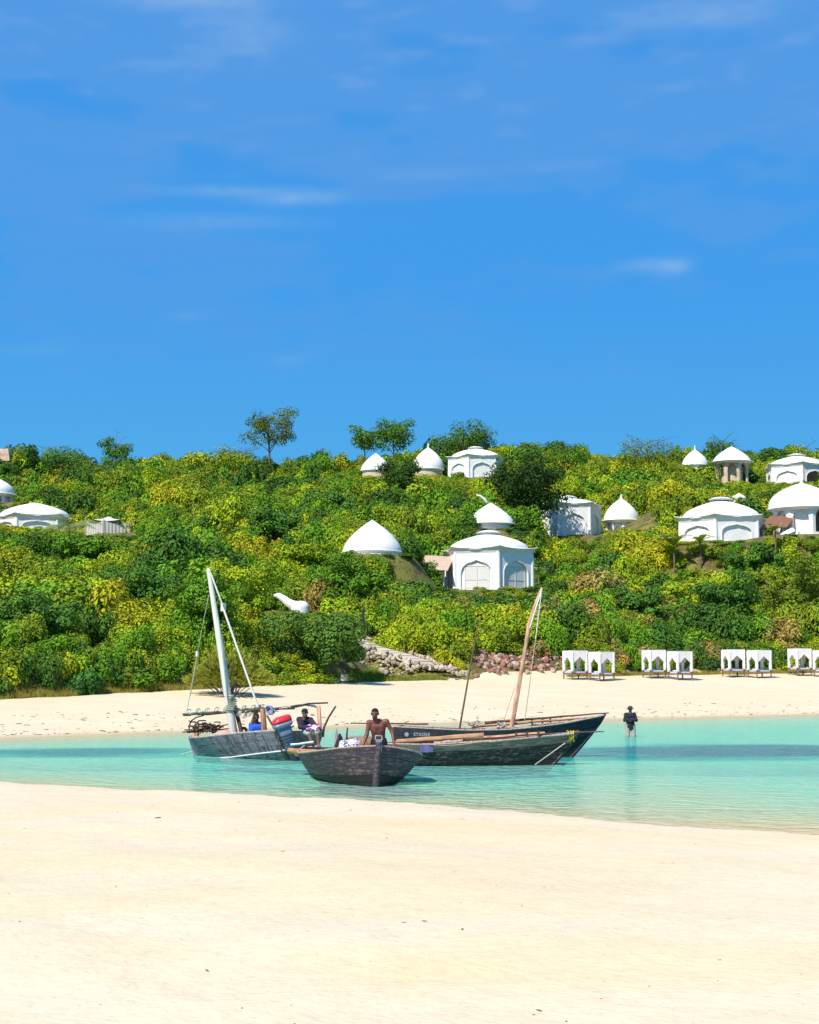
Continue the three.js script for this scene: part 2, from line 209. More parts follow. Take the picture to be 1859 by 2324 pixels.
// rectangles of the photograph that stay in view: shrubs in front are cut low there [x0, y0, x1, y1, depth]
const KEEP = [[1000, 1190, 1215, 1338, 178], [950, 1266, 1000, 1318, 176], [772, 1180, 922, 1258, 174.5], [1062, 1140, 1185, 1200, 203], [1244, 1136, 1362, 1218, 220], [1370, 1125, 1462, 1203, 224], [1540, 1140, 1748, 1230, 192], [1750, 1085, 1862, 1220, 194], [812, 1020, 894, 1086, 290], [930, 1008, 1012, 1082, 288], [1010, 1012, 1150, 1084, 284], [1548, 1012, 1610, 1062, 290], [1614, 1005, 1716, 1098, 274], [1730, 1032, 1862, 1100, 268], [0, 1080, 34, 1145, 234], [0, 1150, 176, 1202, 213], [196, 1178, 299, 1218, 206], [0, 1020, 28, 1044, 294], [630, 1352, 700, 1390, 0.5 - hit(672, 1392).z], [785, 1450, 1010, 1545, 124.5], [1082, 1488, 1275, 1560, 133], [1265, 1468, 1860, 1560, 127], [798, 1380, 840, 1450, 126], [112, 1180, 204, 1256, 169.5], [1490, 1235, 1612, 1286, 183], [1738, 1205, 1784, 1262, 184.5], [1208, 1285, 1240, 1326, 191]];
const picks = [];
{
  const r = rngOf(5);
  const put = (x, d, shade) => {
    const bk = backLine(x); if (d < bk + 0.4 && !shade) return;
    const h0 = ground(x, d);
    for (const p of pads) if (p.k && Math.hypot(x - p.x, d - p.d) < p.r * 0.92) return;
    { const q = onStair(x, d); if (q.o < (q.s < 0 ? 1.55 : 2.2) || (q.s > 0 && q.s < 4.5 && q.t > -0.05 && q.t < 0.9)) return; }
    const n1 = fbm(x * 0.07 + 11, d * 0.05, 3), n2 = fbm(x * 0.16 + 50, d * 0.11 + 4, 3), [px, py] = proj(x, h0, -d);
    const low = sm(1200, 1420, py), right = sm(900, 1500, px);
    let q = n1 * 0.9 + n2 * 0.55 + (r() - 0.5) * 0.42 - 0.72 - low * 0.13 * (0.4 + right) + (px < 760 && py > 1180 && py < 1420 ? 0.05 : 0);
    if (px > 1220 && px < 1520 && py > 1195 && py < 1300) q += 0.22;
    if (px < 120 && py > 1360 && py < 1420) q += 0.35;
    let tone = q > 0.27 ? 'gold' : q > 0.03 ? 'lime' : q > -0.10 ? 'olive' : q > -0.22 ? 'green' : q > -0.34 ? 'dark' : 'teal';
    if (low > 0.8 && r() < 0.03 + 0.13 * right) tone = 'straw';
    if (r() < 0.12) tone = 'olive';
    let form = tone === 'straw' ? 'feather' : tone === 'dark' || tone === 'teal' ? 'broad' : r() < 0.6 ? 'fine' : r() < 0.6 ? 'broad' : 'feather';
    let rad = (1.0 + 1.5 * r() * r()) * (0.8 + 0.5 * n2), hi = rad * (0.9 + 1.0 * r());
    if (d - bk < 4.5) { hi = 0.9 + 0.9 * r(); rad = 0.7 + 0.6 * r(); if (shade) hi *= 0.6; }
    else if (r() < 0.17) { rad *= 1.55; hi *= 1.45; if (r() < 0.5) tone = r() < 0.5 ? 'dark' : 'green'; } else if (r() < 0.1) return;
    const [, , sc] = proj(x, h0, -d);
    for (let [x0, y0, x1, y1, D] of KEEP) if (d < D) {
      const ph = py - hi * 1.25 * sc; y1 -= r() * r() * 18;
      if (px + rad * 1.2 * sc > x0 && px - rad * 1.2 * sc < x1 && ph < y1 && py > y0) { const max = (py - y1) / sc / 1.25; if (max < 0.05) return; if (max < 0.24) { hi = Math.max(0.12, max); rad = 0.45 + 0.3 * r(); continue; } const k = max / hi; hi = max; if (k < 0.5) rad *= Math.max(0.5, k * 1.6); }
    }
    picks.push({ x, d, y: h0 - 0.08, rad, hi, tone, form, v: Math.floor(r() * 5), turn: r() * 6.28, size: rad * hi / (d * d), px, py });
  };
  for (let d = 82; d < 330; d += 2.0 + d * 0.0014) for (let x = -0.30 * d - 3; x < 0.30 * d + 3; x += 2.05 + d * 0.001) put(x + (r() - 0.5) * 2, d + (r() - 0.5) * 2);
  for (let x = -32; x < 46; x += 0.95) { const k = proj(x, 2, -backLine(x))[0]; if (k > 600 && k < 795) { for (const o of [-1.6, -0.8, 0, 0.9, 1.8]) put(x + (r() - 0.5) * 0.9, backLine(x) + 0.4 + o, true); } else if (k < 610 || k > 1000) for (const o of [0.9, 2.2, 3.6]) put(x + (r() - 0.5) * 0.9, backLine(x) + o + (r() - 0.5) * 0.9); }
  for (const p of pads) if (p.k) for (let i = 0; i < 90; i++) { const a = r() * 6.283, q = p.r * (0.93 + 1.1 * r()); put(p.x + Math.cos(a) * q, p.d - Math.sin(a) * q * (Math.sin(a) > 0 ? 1 : 0.6)); }
}
picks.sort((a, b) => b.size - a.size);
const single = []; const mass = [];
for (const p of picks) (p.px > -20 && p.px < 1880 && single.length < 290 ? single : mass).push(p);
for (const p of single) {
  const variants = NEAR[p.form], c = PALETTE[p.tone];
  const m = mesh('shrub', variants[p.v % variants.length], leafMat(p.tone, ...c));
  m.position.set(p.x, p.y, -p.d); m.scale.set(p.rad, p.hi, p.rad); m.rotation.y = p.turn;
  tag(m, `${FORM[p.form]} ${WORDS[p.tone]} shrub at the foot of the scrubby slope`, 'shrub', `${FORM[p.form]} ${WORDS[p.tone]} shrubs at the foot of the slope`);
}
{
  const by = {}; for (const p of mass) (by[p.form + (p.v % SHRUB[p.form].length)] ||= []).push(p);
  const g = new THREE.Group(); g.name = 'hillside_scrub'; scene.add(g); tag(g, 'dense green scrub covering the whole hillside between the white villas', 'scrub', null, 'stuff');
  const M = new THREE.Matrix4(), Q = new THREE.Quaternion(), C = new THREE.Color(), r = rngOf(9);
  const white = leafMat('white', 1, 1, 1);
  for (const [k, list] of Object.entries(by)) {
    const im = shadowOn(new THREE.InstancedMesh(SHRUB[k.slice(0, -1)][+k.slice(-1)], white, list.length)); im.name = 'scrub'; im.userData.kind = 'stuff';
    list.forEach((p, i) => { M.compose(V(p.x, p.y, -p.d), Q.setFromAxisAngle(V(0, 1, 0), p.turn), V(p.rad, p.hi, p.rad)); im.setMatrixAt(i, M); const c = PALETTE[p.tone], t = 0.85 + r() * 0.3; im.setColorAt(i, C.setRGB(c[0] * t * (0.9 + r() * 0.2), c[1] * t, c[2] * t)); });
    g.add(im);
  }
}
// ---------------------------------------------------------------- white villas and domed pavilions
const plasterTex = tex(512, (u, v) => { const a = tfbm(u, v, 5, 5), b = tfbm(u, v, 40, 3), c = tfbm(u + 0.2, v, 24, 3, 3); let k = 244 + (a - 0.5) * 16 + (b - 0.5) * 12; if (c > 0.66) k -= (c - 0.66) * 90; return [k, k - 1.5, k - 5]; }); plasterTex.repeat.set(1 / 4, 1 / 4);
const plasterBump = tex(256, (u, v) => { const k = 128 + (tfbm(u, v, 20, 4) - 0.5) * 160; return [k, k, k]; }, false); plasterBump.repeat.set(1 / 2, 1 / 2);
const plaster = std({ map: plasterTex, bumpMap: plasterBump, bumpScale: 0.02, color: new THREE.Color().setRGB(0.9, 0.89, 0.87), roughness: 0.85 });
const curtainMat = std({ map: plasterTex, color: new THREE.Color().setRGB(0.76, 0.74, 0.7), roughness: 0.9 });
const frameMat = std({ color: new THREE.Color().setRGB(0.78, 0.77, 0.74), roughness: 0.6 });
const glassMat = new THREE.MeshPhysicalMaterial({ color: new THREE.Color().setRGB(0.5, 0.52, 0.5), roughness: 0.15, metalness: 0 });
const stoneTex = tex(256, (u, v) => { const a = tfbm(u, v, 10, 4), b = tfbm(u, v, 50, 2); const k = 0.75 + a * 0.35 + b * 0.12; return [205 * k, 186 * k, 160 * k]; }); stoneTex.repeat.set(1 / 2, 1 / 2);
const stoneMat = std({ map: stoneTex, bumpMap: plasterBump, bumpScale: 0.06 });
const thatchTex = tex(512, (u, v) => { const a = tfbm(u, v, 90, 3, 6), b = tfbm(u, v, 6, 3); const k = 0.55 + a * 0.7; return [214 * k * (0.85 + b * 0.3), 186 * k * (0.85 + b * 0.25), 158 * k]; }); thatchTex.repeat.set(1 / 3, 1 / 3);
const thatchMat = std({ map: thatchTex, roughness: 1 }), darkThatch = std({ map: thatchTex, color: lin(176, 146, 128), roughness: 1 });
const woodTex = tex(256, (u, v) => { const a = tfbm(u, v, 24, 4, 3); const k = 0.6 + a * 0.7; return [176 * k, 150 * k, 124 * k]; });
const woodMat = std({ map: woodTex }), darkWood = std({ map: woodTex, color: lin(120, 96, 80) });
function lathe(profile, n = 40, sm_ = true) { const g = new THREE.LatheGeometry(profile.map(([r, y]) => new THREE.Vector2(Math.max(r, 0.0005), y)), n); return boxUV(g); }
/** rings of a polygon with n corners; spec [r, y, cornerLift, edgeDip] */
function polyLoft(n, rings, seg = 6) {
  const pos = [], idx = [], m = n * seg;
  for (const [R, y, lift = 0, bow = 0] of rings) for (let i = 0; i < m; i++) { const th = i / m * Math.PI * 2, f = (i % seg) / seg, loc = (f - 0.5) * 2 * Math.PI / n, r = R * Math.cos(Math.PI / n) / Math.cos(Math.abs(f - 0.5) * 2 * Math.PI / n) * (1 - bow * (1 - Math.pow(Math.abs(f - 0.5) * 2, 2))); pos.push(Math.cos(th) * r, y + lift * Math.pow(Math.abs(f - 0.5) * 2, 3), Math.sin(th) * r); }
  for (let j = 0; j < rings.length - 1; j++) for (let i = 0; i < m; i++) { const a = j * m + i, b = j * m + (i + 1) % m; idx.push(a, a + m, b, b, a + m, b + m); }
  const g = new THREE.BufferGeometry(); g.setAttribute('position', new THREE.Float32BufferAttribute(pos, 3)); g.setIndex(idx); const q = g.toNonIndexed(); q.computeVertexNormals(); return boxUV(q);
}
function archPath(P, w, h0, h, tip = 0.28) { P.moveTo(-w, 0); P.lineTo(-w, h0); P.quadraticCurveTo(-w, h0 + (h - h0) * 0.72, -w * tip, h - (h - h0) * 0.12); P.lineTo(0, h); P.lineTo(w * tip, h - (h - h0) * 0.12); P.quadraticCurveTo(w, h0 + (h - h0) * 0.72, w, h0); P.lineTo(w, 0); P.lineTo(-w, 0); return P; }
function archWall(w, h, aw, ah0, ah, depth, y0 = 0.04, tip) { const s = new THREE.Shape([[-w / 2, 0], [w / 2, 0], [w / 2, h], [-w / 2, h]].map(([x, y]) => new THREE.Vector2(x, y))); const p = archPath(new THREE.Path(), aw, ah0, ah, tip); const pts = p.getPoints(10).map((q) => new THREE.Vector2(q.x, q.y + y0)); s.holes.push(new THREE.Path(pts)); const g = new THREE.ExtrudeGeometry(s, { depth, bevelEnabled: false }); g.translate(0, 0, -depth); return g; }
function archFrame(aw, ah0, ah, t, depth, y0 = 0.04, tip) { const o = new THREE.Shape(archPath(new THREE.Path(), aw + t, ah0, ah + t * 1.2, tip).getPoints(10).map((q) => new THREE.Vector2(q.x, q.y + y0))); o.holes.push(new THREE.Path(archPath(new THREE.Path(), aw, ah0, ah, tip).getPoints(10).map((q) => new THREE.Vector2(q.x, q.y + y0)))); return new THREE.ExtrudeGeometry(o, { depth, bevelEnabled: false }); }
function place(g, M) { g.applyMatrix4(M); return boxUV(g); }
const domeProfile = (r, h, p, n = 14, y = 0) => { const o = []; for (let i = 0; i <= n; i++) { const t = i / n; o.push([r * (1 - Math.pow(t, p)), y + h * t]); } return o; };

/** many-sided villa with arched recesses, a flared cornice and a low dome */
function villa(site, label, { R, wallH, n = 6, corner = 0, domeH = 0.36, glazed = [], dark = [], plinth = 3, lantern = true, depth = 0.16 }) {
  const t = thing('domed_villa', label, 'villa', site, corner, 'low domed villas');
  const ap = R * Math.cos(Math.PI / n), w = 2 * R * Math.sin(Math.PI / n);
  mesh('plinth', polyLoft(n, [[R * 1.03, -plinth], [R * 1.03, 0], [R * 0.5, 0.02]]), plaster, t);
  for (let i = 0; i < n; i++) {
    const th = (i + 0.5) / n * Math.PI * 2, M = new THREE.Matrix4().makeTranslation(Math.cos(th) * ap, 0.02, Math.sin(th) * ap).multiply(new THREE.Matrix4().makeRotationY(Math.PI / 2 - th));
    const aw = w * 0.345, ah0 = wallH * 0.42, ah = wallH * 0.80;
    const wall = mesh('wall', place(archWall(w - 0.3, wallH, aw, ah0, ah, depth), M), plaster, t);
    mesh('arch_moulding', place(archFrame(aw + 0.02, ah0, ah + 0.02, 0.1, 0.07), M), plaster, wall);
    const back = new THREE.Matrix4().multiplyMatrices(M, new THREE.Matrix4().makeTranslation(0, 0, -depth - 0.04));
    if (dark.includes(i)) continue; // an open arch into the room
    mesh('recess', place(box(w - 0.4, wallH - 0.05, 0.1, 0, wallH / 2, -0.05), back), plaster, t);
    if (glazed.includes(i)) {
      const win = mesh('window', place(merge([box(0.08, ah * 0.78, 0.09, -aw * 0.78, ah * 0.43, 0.05), box(0.08, ah * 0.78, 0.09, 0, ah * 0.43, 0.05), box(0.08, ah * 0.78, 0.09, aw * 0.78, ah * 0.43, 0.05), box(aw * 1.64, 0.07, 0.08, 0, ah * 0.36, 0.05), box(aw * 1.64, 0.08, 0.1, 0, ah * 0.82 + 0.04, 0.05), box(aw * 1.64, 0.08, 0.1, 0, 0.09, 0.05)]), back), frameMat, t);
      for (const s of [-1, 1]) { mesh('pane', place(box(aw * 0.7, ah * 0.43, 0.03, s * aw * 0.39, ah * 0.595, 0.04), back), curtainMat, win); mesh('pane', place(box(aw * 0.7, ah * 0.25, 0.03, s * aw * 0.39, ah * 0.215, 0.04), back), curtainMat, win); }
    } else {
      for (const [x, k] of [[-aw * 0.62, 0.3], [0.02, 0.12], [aw * 0.62, 0.3]]) { const pts = []; for (let q = 0; q <= 12; q++) pts.push(new THREE.Vector2(x - aw * k + aw * k * 2 * q / 12, 0.06 + 0.035 * Math.sin(q * 2.2 + x))); for (let q = 12; q >= 0; q--) pts.push(new THREE.Vector2(x - aw * k + aw * k * 2 * q / 12, 0.02)); const g = new THREE.ExtrudeGeometry(new THREE.Shape(pts), { depth: ah * 0.78, bevelEnabled: false }); g.rotateX(-Math.PI / 2); mesh('curtain', place(g, back), curtainMat, t); }
    }
  }
  for (let i = 0; i < n; i++) { const th = i / n * Math.PI * 2; const g = new THREE.CylinderGeometry(0.22, 0.25, wallH + 0.06, 10); g.translate(Math.cos(th) * (R - 0.12), wallH / 2 + 0.04, Math.sin(th) * (R - 0.12)); mesh('column', boxUV(g), plaster, t); }
  mesh('cornice', polyLoft(n, [[R * 0.985, wallH - 0.3], [R * 1.0, wallH + 0.02], [R * 1.025, wallH + 0.28, 0.03], [R * 1.075, wallH + 0.5, 0.1, 0.02], [R * 1.115, wallH + 0.58, 0.2, 0.035], [R * 1.11, wallH + 0.64, 0.2, 0.035], [R * 1.02, wallH + 0.60, 0.06, 0.02], [R * 0.3, wallH + 0.56]], 8), plaster, t);
  const dome = mesh('dome', lathe([[R * 0.93, wallH + 0.45], [R * 0.92, wallH + 0.66], [R * 0.885, wallH + 0.74], ...domeProfile(R * 0.87, R * domeH, 2.0, 18, wallH + 0.76)], 48), plaster, t);
  if (lantern) { const y = wallH + 0.76 + R * domeH; mesh('lantern', lathe([[R * 0.25, y - 0.16], [R * 0.235, y - 0.02], [R * 0.28, y + 0.02], [R * 0.26, y + 0.08], [R * 0.16, y + 0.24], [R * 0.05, y + 0.33], [0, y + 0.35]], 24), plaster, dome); }
  return t;
}
/** round pavilion with a pointed dome */
function kiosk(site, label, { r, h, drum, p = 1.75, finial = 0, stone = false, lip = 0.09, arches = 0, turn = 0, plinth = 2.5, dark = [] }) {
  const t = thing('domed_pavilion', label, 'pavilion', site, turn, 'pointed dome pavilions'), wr = r * 0.9;
  mesh('plinth', lathe([[wr * 1.12, -plinth], [wr * 1.12, 0.05], [0, 0.06]], 28), stone ? stoneMat : plaster, t);
  if (arches) {
    const n = arches, ap = wr * Math.cos(Math.PI / n), w = 2 * wr * Math.sin(Math.PI / n);
    for (let i = 0; i < n; i++) {
      const th = (i + 0.5) / n * Math.PI * 2, M = new THREE.Matrix4().makeTranslation(Math.cos(th) * ap, 0.05, Math.sin(th) * ap).multiply(new THREE.Matrix4().makeRotationY(Math.PI / 2 - th));
      mesh('wall', place(archWall(w, drum, w * 0.34, drum * 0.4, drum * 0.82, 0.3, 0.5), M), stone ? stoneMat : plaster, t);
      if (!stone && !dark.includes(i)) { const back = new THREE.Matrix4().multiplyMatrices(M, new THREE.Matrix4().makeTranslation(0, 0, -0.5)); mesh('recess', place(box(w * 0.8, drum - 0.1, 0.1, 0, drum / 2, 0), back), plaster, t); }
    }
    if (stone) mesh('inner_wall', lathe([[wr * 0.62, 0], [wr * 0.62, drum]], 24), stoneMat, t);
  } else mesh('wall', lathe([[wr, -0.1], [wr, drum]], 36), stone ? stoneMat : plaster, t);
  mesh('eave', lathe([[wr * 0.98, drum - 0.25], [wr * 1.02, drum - 0.08], [r * (1 + lip), drum + 0.06], [r * (1 + lip), drum + 0.14], [r * 0.97, drum + 0.16]], 40), plaster, t);
  const prof = domeProfile(r, h, p, 16, drum + 0.15); if (finial) { prof.pop(); prof.push([r * 0.09, drum + 0.15 + h * 0.955], [r * 0.05, drum + 0.15 + h + 0.03], [r * 0.035, drum + 0.15 + h + finial * 0.6], [r * 0.045, drum + 0.15 + h + finial * 0.75], [0, drum + 0.15 + h + finial]); }
  mesh('dome', lathe(prof, 44), plaster, t);
  return t;
}
/** sloping roof of layered straw on poles; a, b: ends of the high edge; out: where the low edge hangs */
function thatchRoof(parent, a, b, out, seed, mat = thatchMat) {
  const r = rngOf(seed), along = V().subVectors(b, a), rows = 4, g = [];
  for (let k = 0; k < rows; k++) { const n = 16; for (let i = 0; i < n; i++) { const p = a.clone().addScaledVector(along, (i + 0.5) / n).addScaledVector(out, k / rows - 0.03), q = p.clone().addScaledVector(out, 1 / rows + 0.1 + r() * 0.06), up = 0.1 + r() * 0.05 + k * 0.015; p.y += up; q.y += up * 0.7; g.push(tube([p, p.clone().lerp(q, 0.5).add(V(0, 0.03, 0)), q], along.length() / n * 0.62, 5, 0.4)); } }
  return mesh('thatch', merge(g), mat, parent);
}
// the main villa above the stairs, its straw awning and terrace
{
  const v = villa(SITE.mainVilla, 'large white six sided villa with flared cornice and straw awning beside it', { R: 5.2, wallH: 4.15, corner: -0.365, glazed: [0, 1] });
  const L = (px, py, d) => v.worldToLocal(at(px, py, d)); v.updateMatrixWorld(true);
  thatchRoof(v, L(965, 1264, 180.5), L(1030, 1268, 179.0), L(985, 1293, 176.5).sub(L(998, 1266, 179.8)), 3);
  for (const [px, y0, d] of [[1007, 1292, 177], [1014, 1290, 178.6], [957, 1290, 178.5]]) mesh('awning_post', tube([L(px, 1345, d), L(px, y0 - 14, d)], 0.09, 7), frameMat, v);
  const ter = mesh('terrace', boxUV(merge([box(4.6, 2.2, 4.4, -5.9, -1.0, 0.6, 0, 0.15, 0)])), stoneMat, v); ter.position.set(0, -0.05, 0);
  const pts = [L(985, 1336, 176.6), L(1000, 1338, 175.6), L(1015, 1338, 175.2)]; mesh('terrace_wall', tube(pts, 0.22, 8), plaster, v);
}
villa(SITE.villaTop, 'white low domed villa on the ridge beside two pointed domes', { R: 5.1, wallH: 3.7, corner: 0.22, domeH: 0.34 });
villa(SITE.villaTree, 'white flat topped villa half hidden behind the big dark tree', { R: 4.6, wallH: 4.2, corner: 0.1, domeH: 0.22 });
villa(SITE.villaRight, 'broad white villa with grey cornice below the white spiral stair', { R: 5.45, wallH: 2.6, corner: 0.2, domeH: 0.42 });
villa(SITE.villaTopR, 'white low domed villa on the ridge beyond the stone walled pavilion', { R: 5.4, wallH: 3.4, corner: 0.45, domeH: 0.33, dark: [1] });
villa(SITE.villaLeft, 'white low domed villa beside the small cloth walled tent', { R: 5.4, wallH: 1.6, corner: 0.3, domeH: 0.36, lantern: false });
kiosk(SITE.kioskMain, 'plain white pointed dome above dense shrubs beside the large villa', { r: 3.25, h: 3.55, drum: 0.3, p: 1.7, lip: 0.02 });
kiosk(SITE.kioskMid, 'white pointed dome with wide rippled eave behind the large villa', { r: 3.15, h: 2.85, drum: 0.75, p: 1.6, lip: 0.13 });
kiosk(SITE.kioskRight, 'white pointed dome pavilion with spike and low walls beside the flat topped villa', { r: 2.55, h: 3.3, drum: 1.75, p: 2.0, finial: 0.55, lip: 0.12, arches: 8 });
kiosk(SITE.kioskTopA, 'white pointed dome on stone walls under the paired ridge trees', { r: 2.85, h: 3.35, drum: 1.25, p: 1.75, stone: true, lip: 0.02 });
kiosk(SITE.kioskTopB, 'white pointed dome with short finial beside the ridge villa', { r: 2.95, h: 4.2, drum: 1.8, p: 2.2, finial: 0.75, stone: true, lip: 0.02 });
kiosk(SITE.kioskTopC, 'small white pointed dome with thin spike beside the stone walled pavilion', { r: 2.45, h: 3.1, drum: 1.1, p: 1.9, finial: 0.75, lip: 0.04 });
kiosk(SITE.kioskTopD, 'white pointed dome over open pinkish stone walls with dark openings', { r: 3.35, h: 2.85, drum: 4.1, p: 1.65, stone: true, lip: 0.16, arches: 8, turn: 0.2 });
kiosk(SITE.domeRight, 'large round white dome with pointed tip over a dark pointed window', { r: 4.1, h: 3.3, drum: 3.5, p: 2.7, finial: 0.35, lip: 0.04, arches: 8, turn: 0.1, dark: [1] });
kiosk(SITE.domeLeft, 'round white dome on white walls above the cloth walled tent', { r: 2.9, h: 2.6, drum: 1.8, p: 2.5, finial: 0.3, lip: 0.1, arches: 8 });
{ // dark straw porch roof of the large round dome
  const t = thing('thatched_porch', 'dark straw porch roof on poles between broad villa and round dome', 'porch', at(1770, 1222, 192));
  const L = (px, py, d) => at(px, py, d).sub(t.position);
  thatchRoof(t, L(1746, 1176, 194), L(1808, 1170, 194), L(1752, 1200, 191).sub(L(1772, 1174, 194)), 8, darkThatch);
  for (const [px, y0] of [[1758, 1198], [1772, 1192], [1800, 1180]]) mesh('post', tube([L(px, 1250, 191.6), L(px + 1, y0 - 6, 191.6)], 0.1, 7), woodMat, t);
  mesh('porch_wall', tube([L(1765, 1226, 190.5), L(1782, 1214, 190.8), L(1800, 1206, 191.2)], [0.4, 0.5], 9), plaster, t);
}
{ // thatched roof at the edge of the ridge
  const t = thing('thatched_hut', 'grey thatched hut roof on the ridge', 'hut', SITE.thatchTop);
  const g = polyLoft(4, [[4.9, 0.4], [4.3, 2.7], [0.1, 2.9]], 4); g.rotateY(0.75); mesh('thatch', g, thatchMat, t); const w = polyLoft(4, [[3.9, -2], [3.9, 0.7]], 2); w.rotateY(0.75); mesh('wall', w, stoneMat, t);
}
{ // tent with cloth walls and a peaked cloth roof
  const t = thing('cloth_tent', 'small tent with pleated off white cloth walls and peaked roof', 'tent', SITE.tent, 0.22), cloth = std({ color: new THREE.Color().setRGB(0.66, 0.62, 0.57), map: plasterTex });
  const pleat = (a, b, h0, h1, n) => { const pos = [], idx = []; for (let i = 0; i <= n; i++) { const p = a.clone().lerp(b, i / n), d = V().subVectors(b, a).normalize(), o = V(-d.z, 0, d.x).multiplyScalar(0.07 * Math.sin(i * 1.9)), top = mixn(h0, h1, i / n) - 0.5 * Math.sin(i / n * Math.PI); pos.push(p.x + o.x, -0.6, p.z + o.z, p.x + o.x * 0.4, top, p.z + o.z * 0.4); if (i < n) idx.push(i * 2, i * 2 + 2, i * 2 + 1, i * 2 + 1, i * 2 + 2, i * 2 + 3); } const g = new THREE.BufferGeometry(); g.setAttribute('position', new THREE.Float32BufferAttribute(pos, 3)); g.setIndex(idx); g.computeVertexNormals(); return boxUV(g); };
  const c = [V(-3, 0, 1.4), V(-0.7, 0, 2.0), V(2.9, 0, 1.2), V(2.4, 0, -2), V(-2.6, 0, -2)];
  for (let i = 0; i < 5; i++) { mesh('cloth_wall', pleat(c[i], c[(i + 1) % 5], 2.6, 2.6, 26), cloth, t); mesh('pole', tube([V(c[i].x, -1, c[i].z), V(c[i].x, 2.75, c[i].z)], 0.06, 6), woodMat, t); }
  mesh('roof', polyLoft(4, [[2.5, 2.5, 0.2], [1.2, 2.85, 0], [0.15, 3.2], [0.02, 3.25]], 6).rotateY(0.6), cloth, t);
}
// low white garden walls and spirals between the shrubs
{
  const t = thing('curved_garden_wall', 'curved white plaster wall ending in a round knob among shrubs', 'garden wall', hit(672, 1392)), D0 = -t.position.z, L = (px, py, d) => at(px, py, D0 + d - 160).sub(t.position);
  mesh('wall', tube([L(622, 1352, 161.4), L(632, 1352, 161), L(643, 1359, 160.8), L(654, 1368, 160.5), L(666, 1375, 160.2), L(684, 1380, 160)], [0.1, 0.2, 0.26, 0.3, 0.36, 0.5], 10, 1.3), plaster, t); mesh('knob', lathe([[0.8, -1.5], [0.82, 0.1], [0.74, 0.4], [0.5, 0.62], [0, 0.72]], 20).translate(L(682, 1382, 160).x, L(682, 1382, 160).y, 0), plaster, t);
  const arc = (name, label, list, d, r) => { const g = thing(name, label, 'garden wall', at(list[0][0], list[0][1], d)); mesh('wall', tube(list.map(([x, y]) => at(x, y, d).sub(g.position)), r, 9), plaster, g);  return g; };
  arc('white_garden_arch', 'small white arc of wall above the rippled eave dome', [[1081, 1124], [1090, 1126], [1098, 1132], [1105, 1141]], 222, [0.14, 0.22]);
  arc('white_garden_arch', 'small white rounded wall in the shrubs below the stone walled pavilion', [[1634, 1122], [1641, 1114], [1650, 1115], [1654, 1123]], 240, [0.35, 0.5]);
  arc('white_spiral_stair', 'white spiral stair wall rising behind the broad villa', [[1662, 1154], [1662, 1142], [1668, 1132], [1678, 1126], [1688, 1130], [1687, 1138]], 212, [0.55, 0.3]);
  arc('white_garden_arch', 'tiny white wall end above the leaning pale mast', [[464, 1284], [470, 1280], [478, 1283]], 168, [0.25, 0.3]);
}
// ---------------------------------------------------------------- boats
const grimeTex = (base, pale, brown, seed, streak = 0) => tex(512, (u, v) => { const a = tfbm(u + seed * 0.13, v, 4, 5, 10), b = tfbm(u, v + seed * 0.07, 10, 4, 60), c = tfbm(u + 0.5, v + seed * 0.1, 30, 3), e = tfbm(u, v, 26, 3, 2); const p = 0.62 * sm(0.44, 0.8, a * 0.12 + b * 0.5 + c * 0.38), q = sm(0.55, 0.7, c * 0.5 + a * 0.5), k = 0.8 + 0.4 * b - streak * sm(0.58, 0.68, e); return [0, 1, 2].map((i) => mixn(mixn(base[i], brown[i], q), pale[i], p) * k); });
const boatMat = (t, o = {}) => std({ map: t, bumpMap: t, bumpScale: 0.012, roughness: 0.75, side: THREE.DoubleSide, ...o });
const M_front = boatMat(grimeTex([62, 54, 64], [142, 128, 124], [82, 62, 56], 1)), M_dark = boatMat(grimeTex([34, 27, 36], [164, 140, 126], [84, 58, 50], 2)), M_name = boatMat(grimeTex([40, 34, 48], [92, 82, 92], [56, 42, 46], 3)), M_grey = boatMat(grimeTex([110, 106, 120], [158, 150, 158], [112, 86, 84], 4, 0.45));
const M_tar = boatMat(grimeTex([28, 23, 29], [62, 54, 58], [44, 34, 34], 8)), M_weather = boatMat(grimeTex([120, 98, 92], [186, 166, 156], [84, 62, 58], 5)), M_lining = boatMat(grimeTex([150, 126, 116], [196, 178, 164], [110, 84, 76], 6)), M_rail = boatMat(grimeTex([168, 146, 132], [214, 200, 184], [120, 96, 86], 7));
const M_pole = std({ map: woodTex, color: lin(255, 226, 205) }), M_bamboo = std({ map: woodTex, color: lin(255, 222, 160) }), M_mast = std({ map: plasterTex, color: new THREE.Color().setRGB(0.8, 0.75, 0.68) }), M_pink = std({ map: barkTex, color: new THREE.Color().setRGB(3.1, 2.2, 1.95) }), M_greypole = std({ map: woodTex, color: lin(150, 140, 134) });
const M_rope = std({ color: lin(190, 178, 160) }), M_darkrope = std({ color: lin(70, 62, 58) }), M_sail = std({ color: lin(196, 186, 172), map: plasterTex }), M_whitepaint = std({ color: lin(214, 208, 212) }), M_green = std({ color: lin(96, 150, 116) }), M_yellowrope = std({ color: lin(208, 178, 50) });
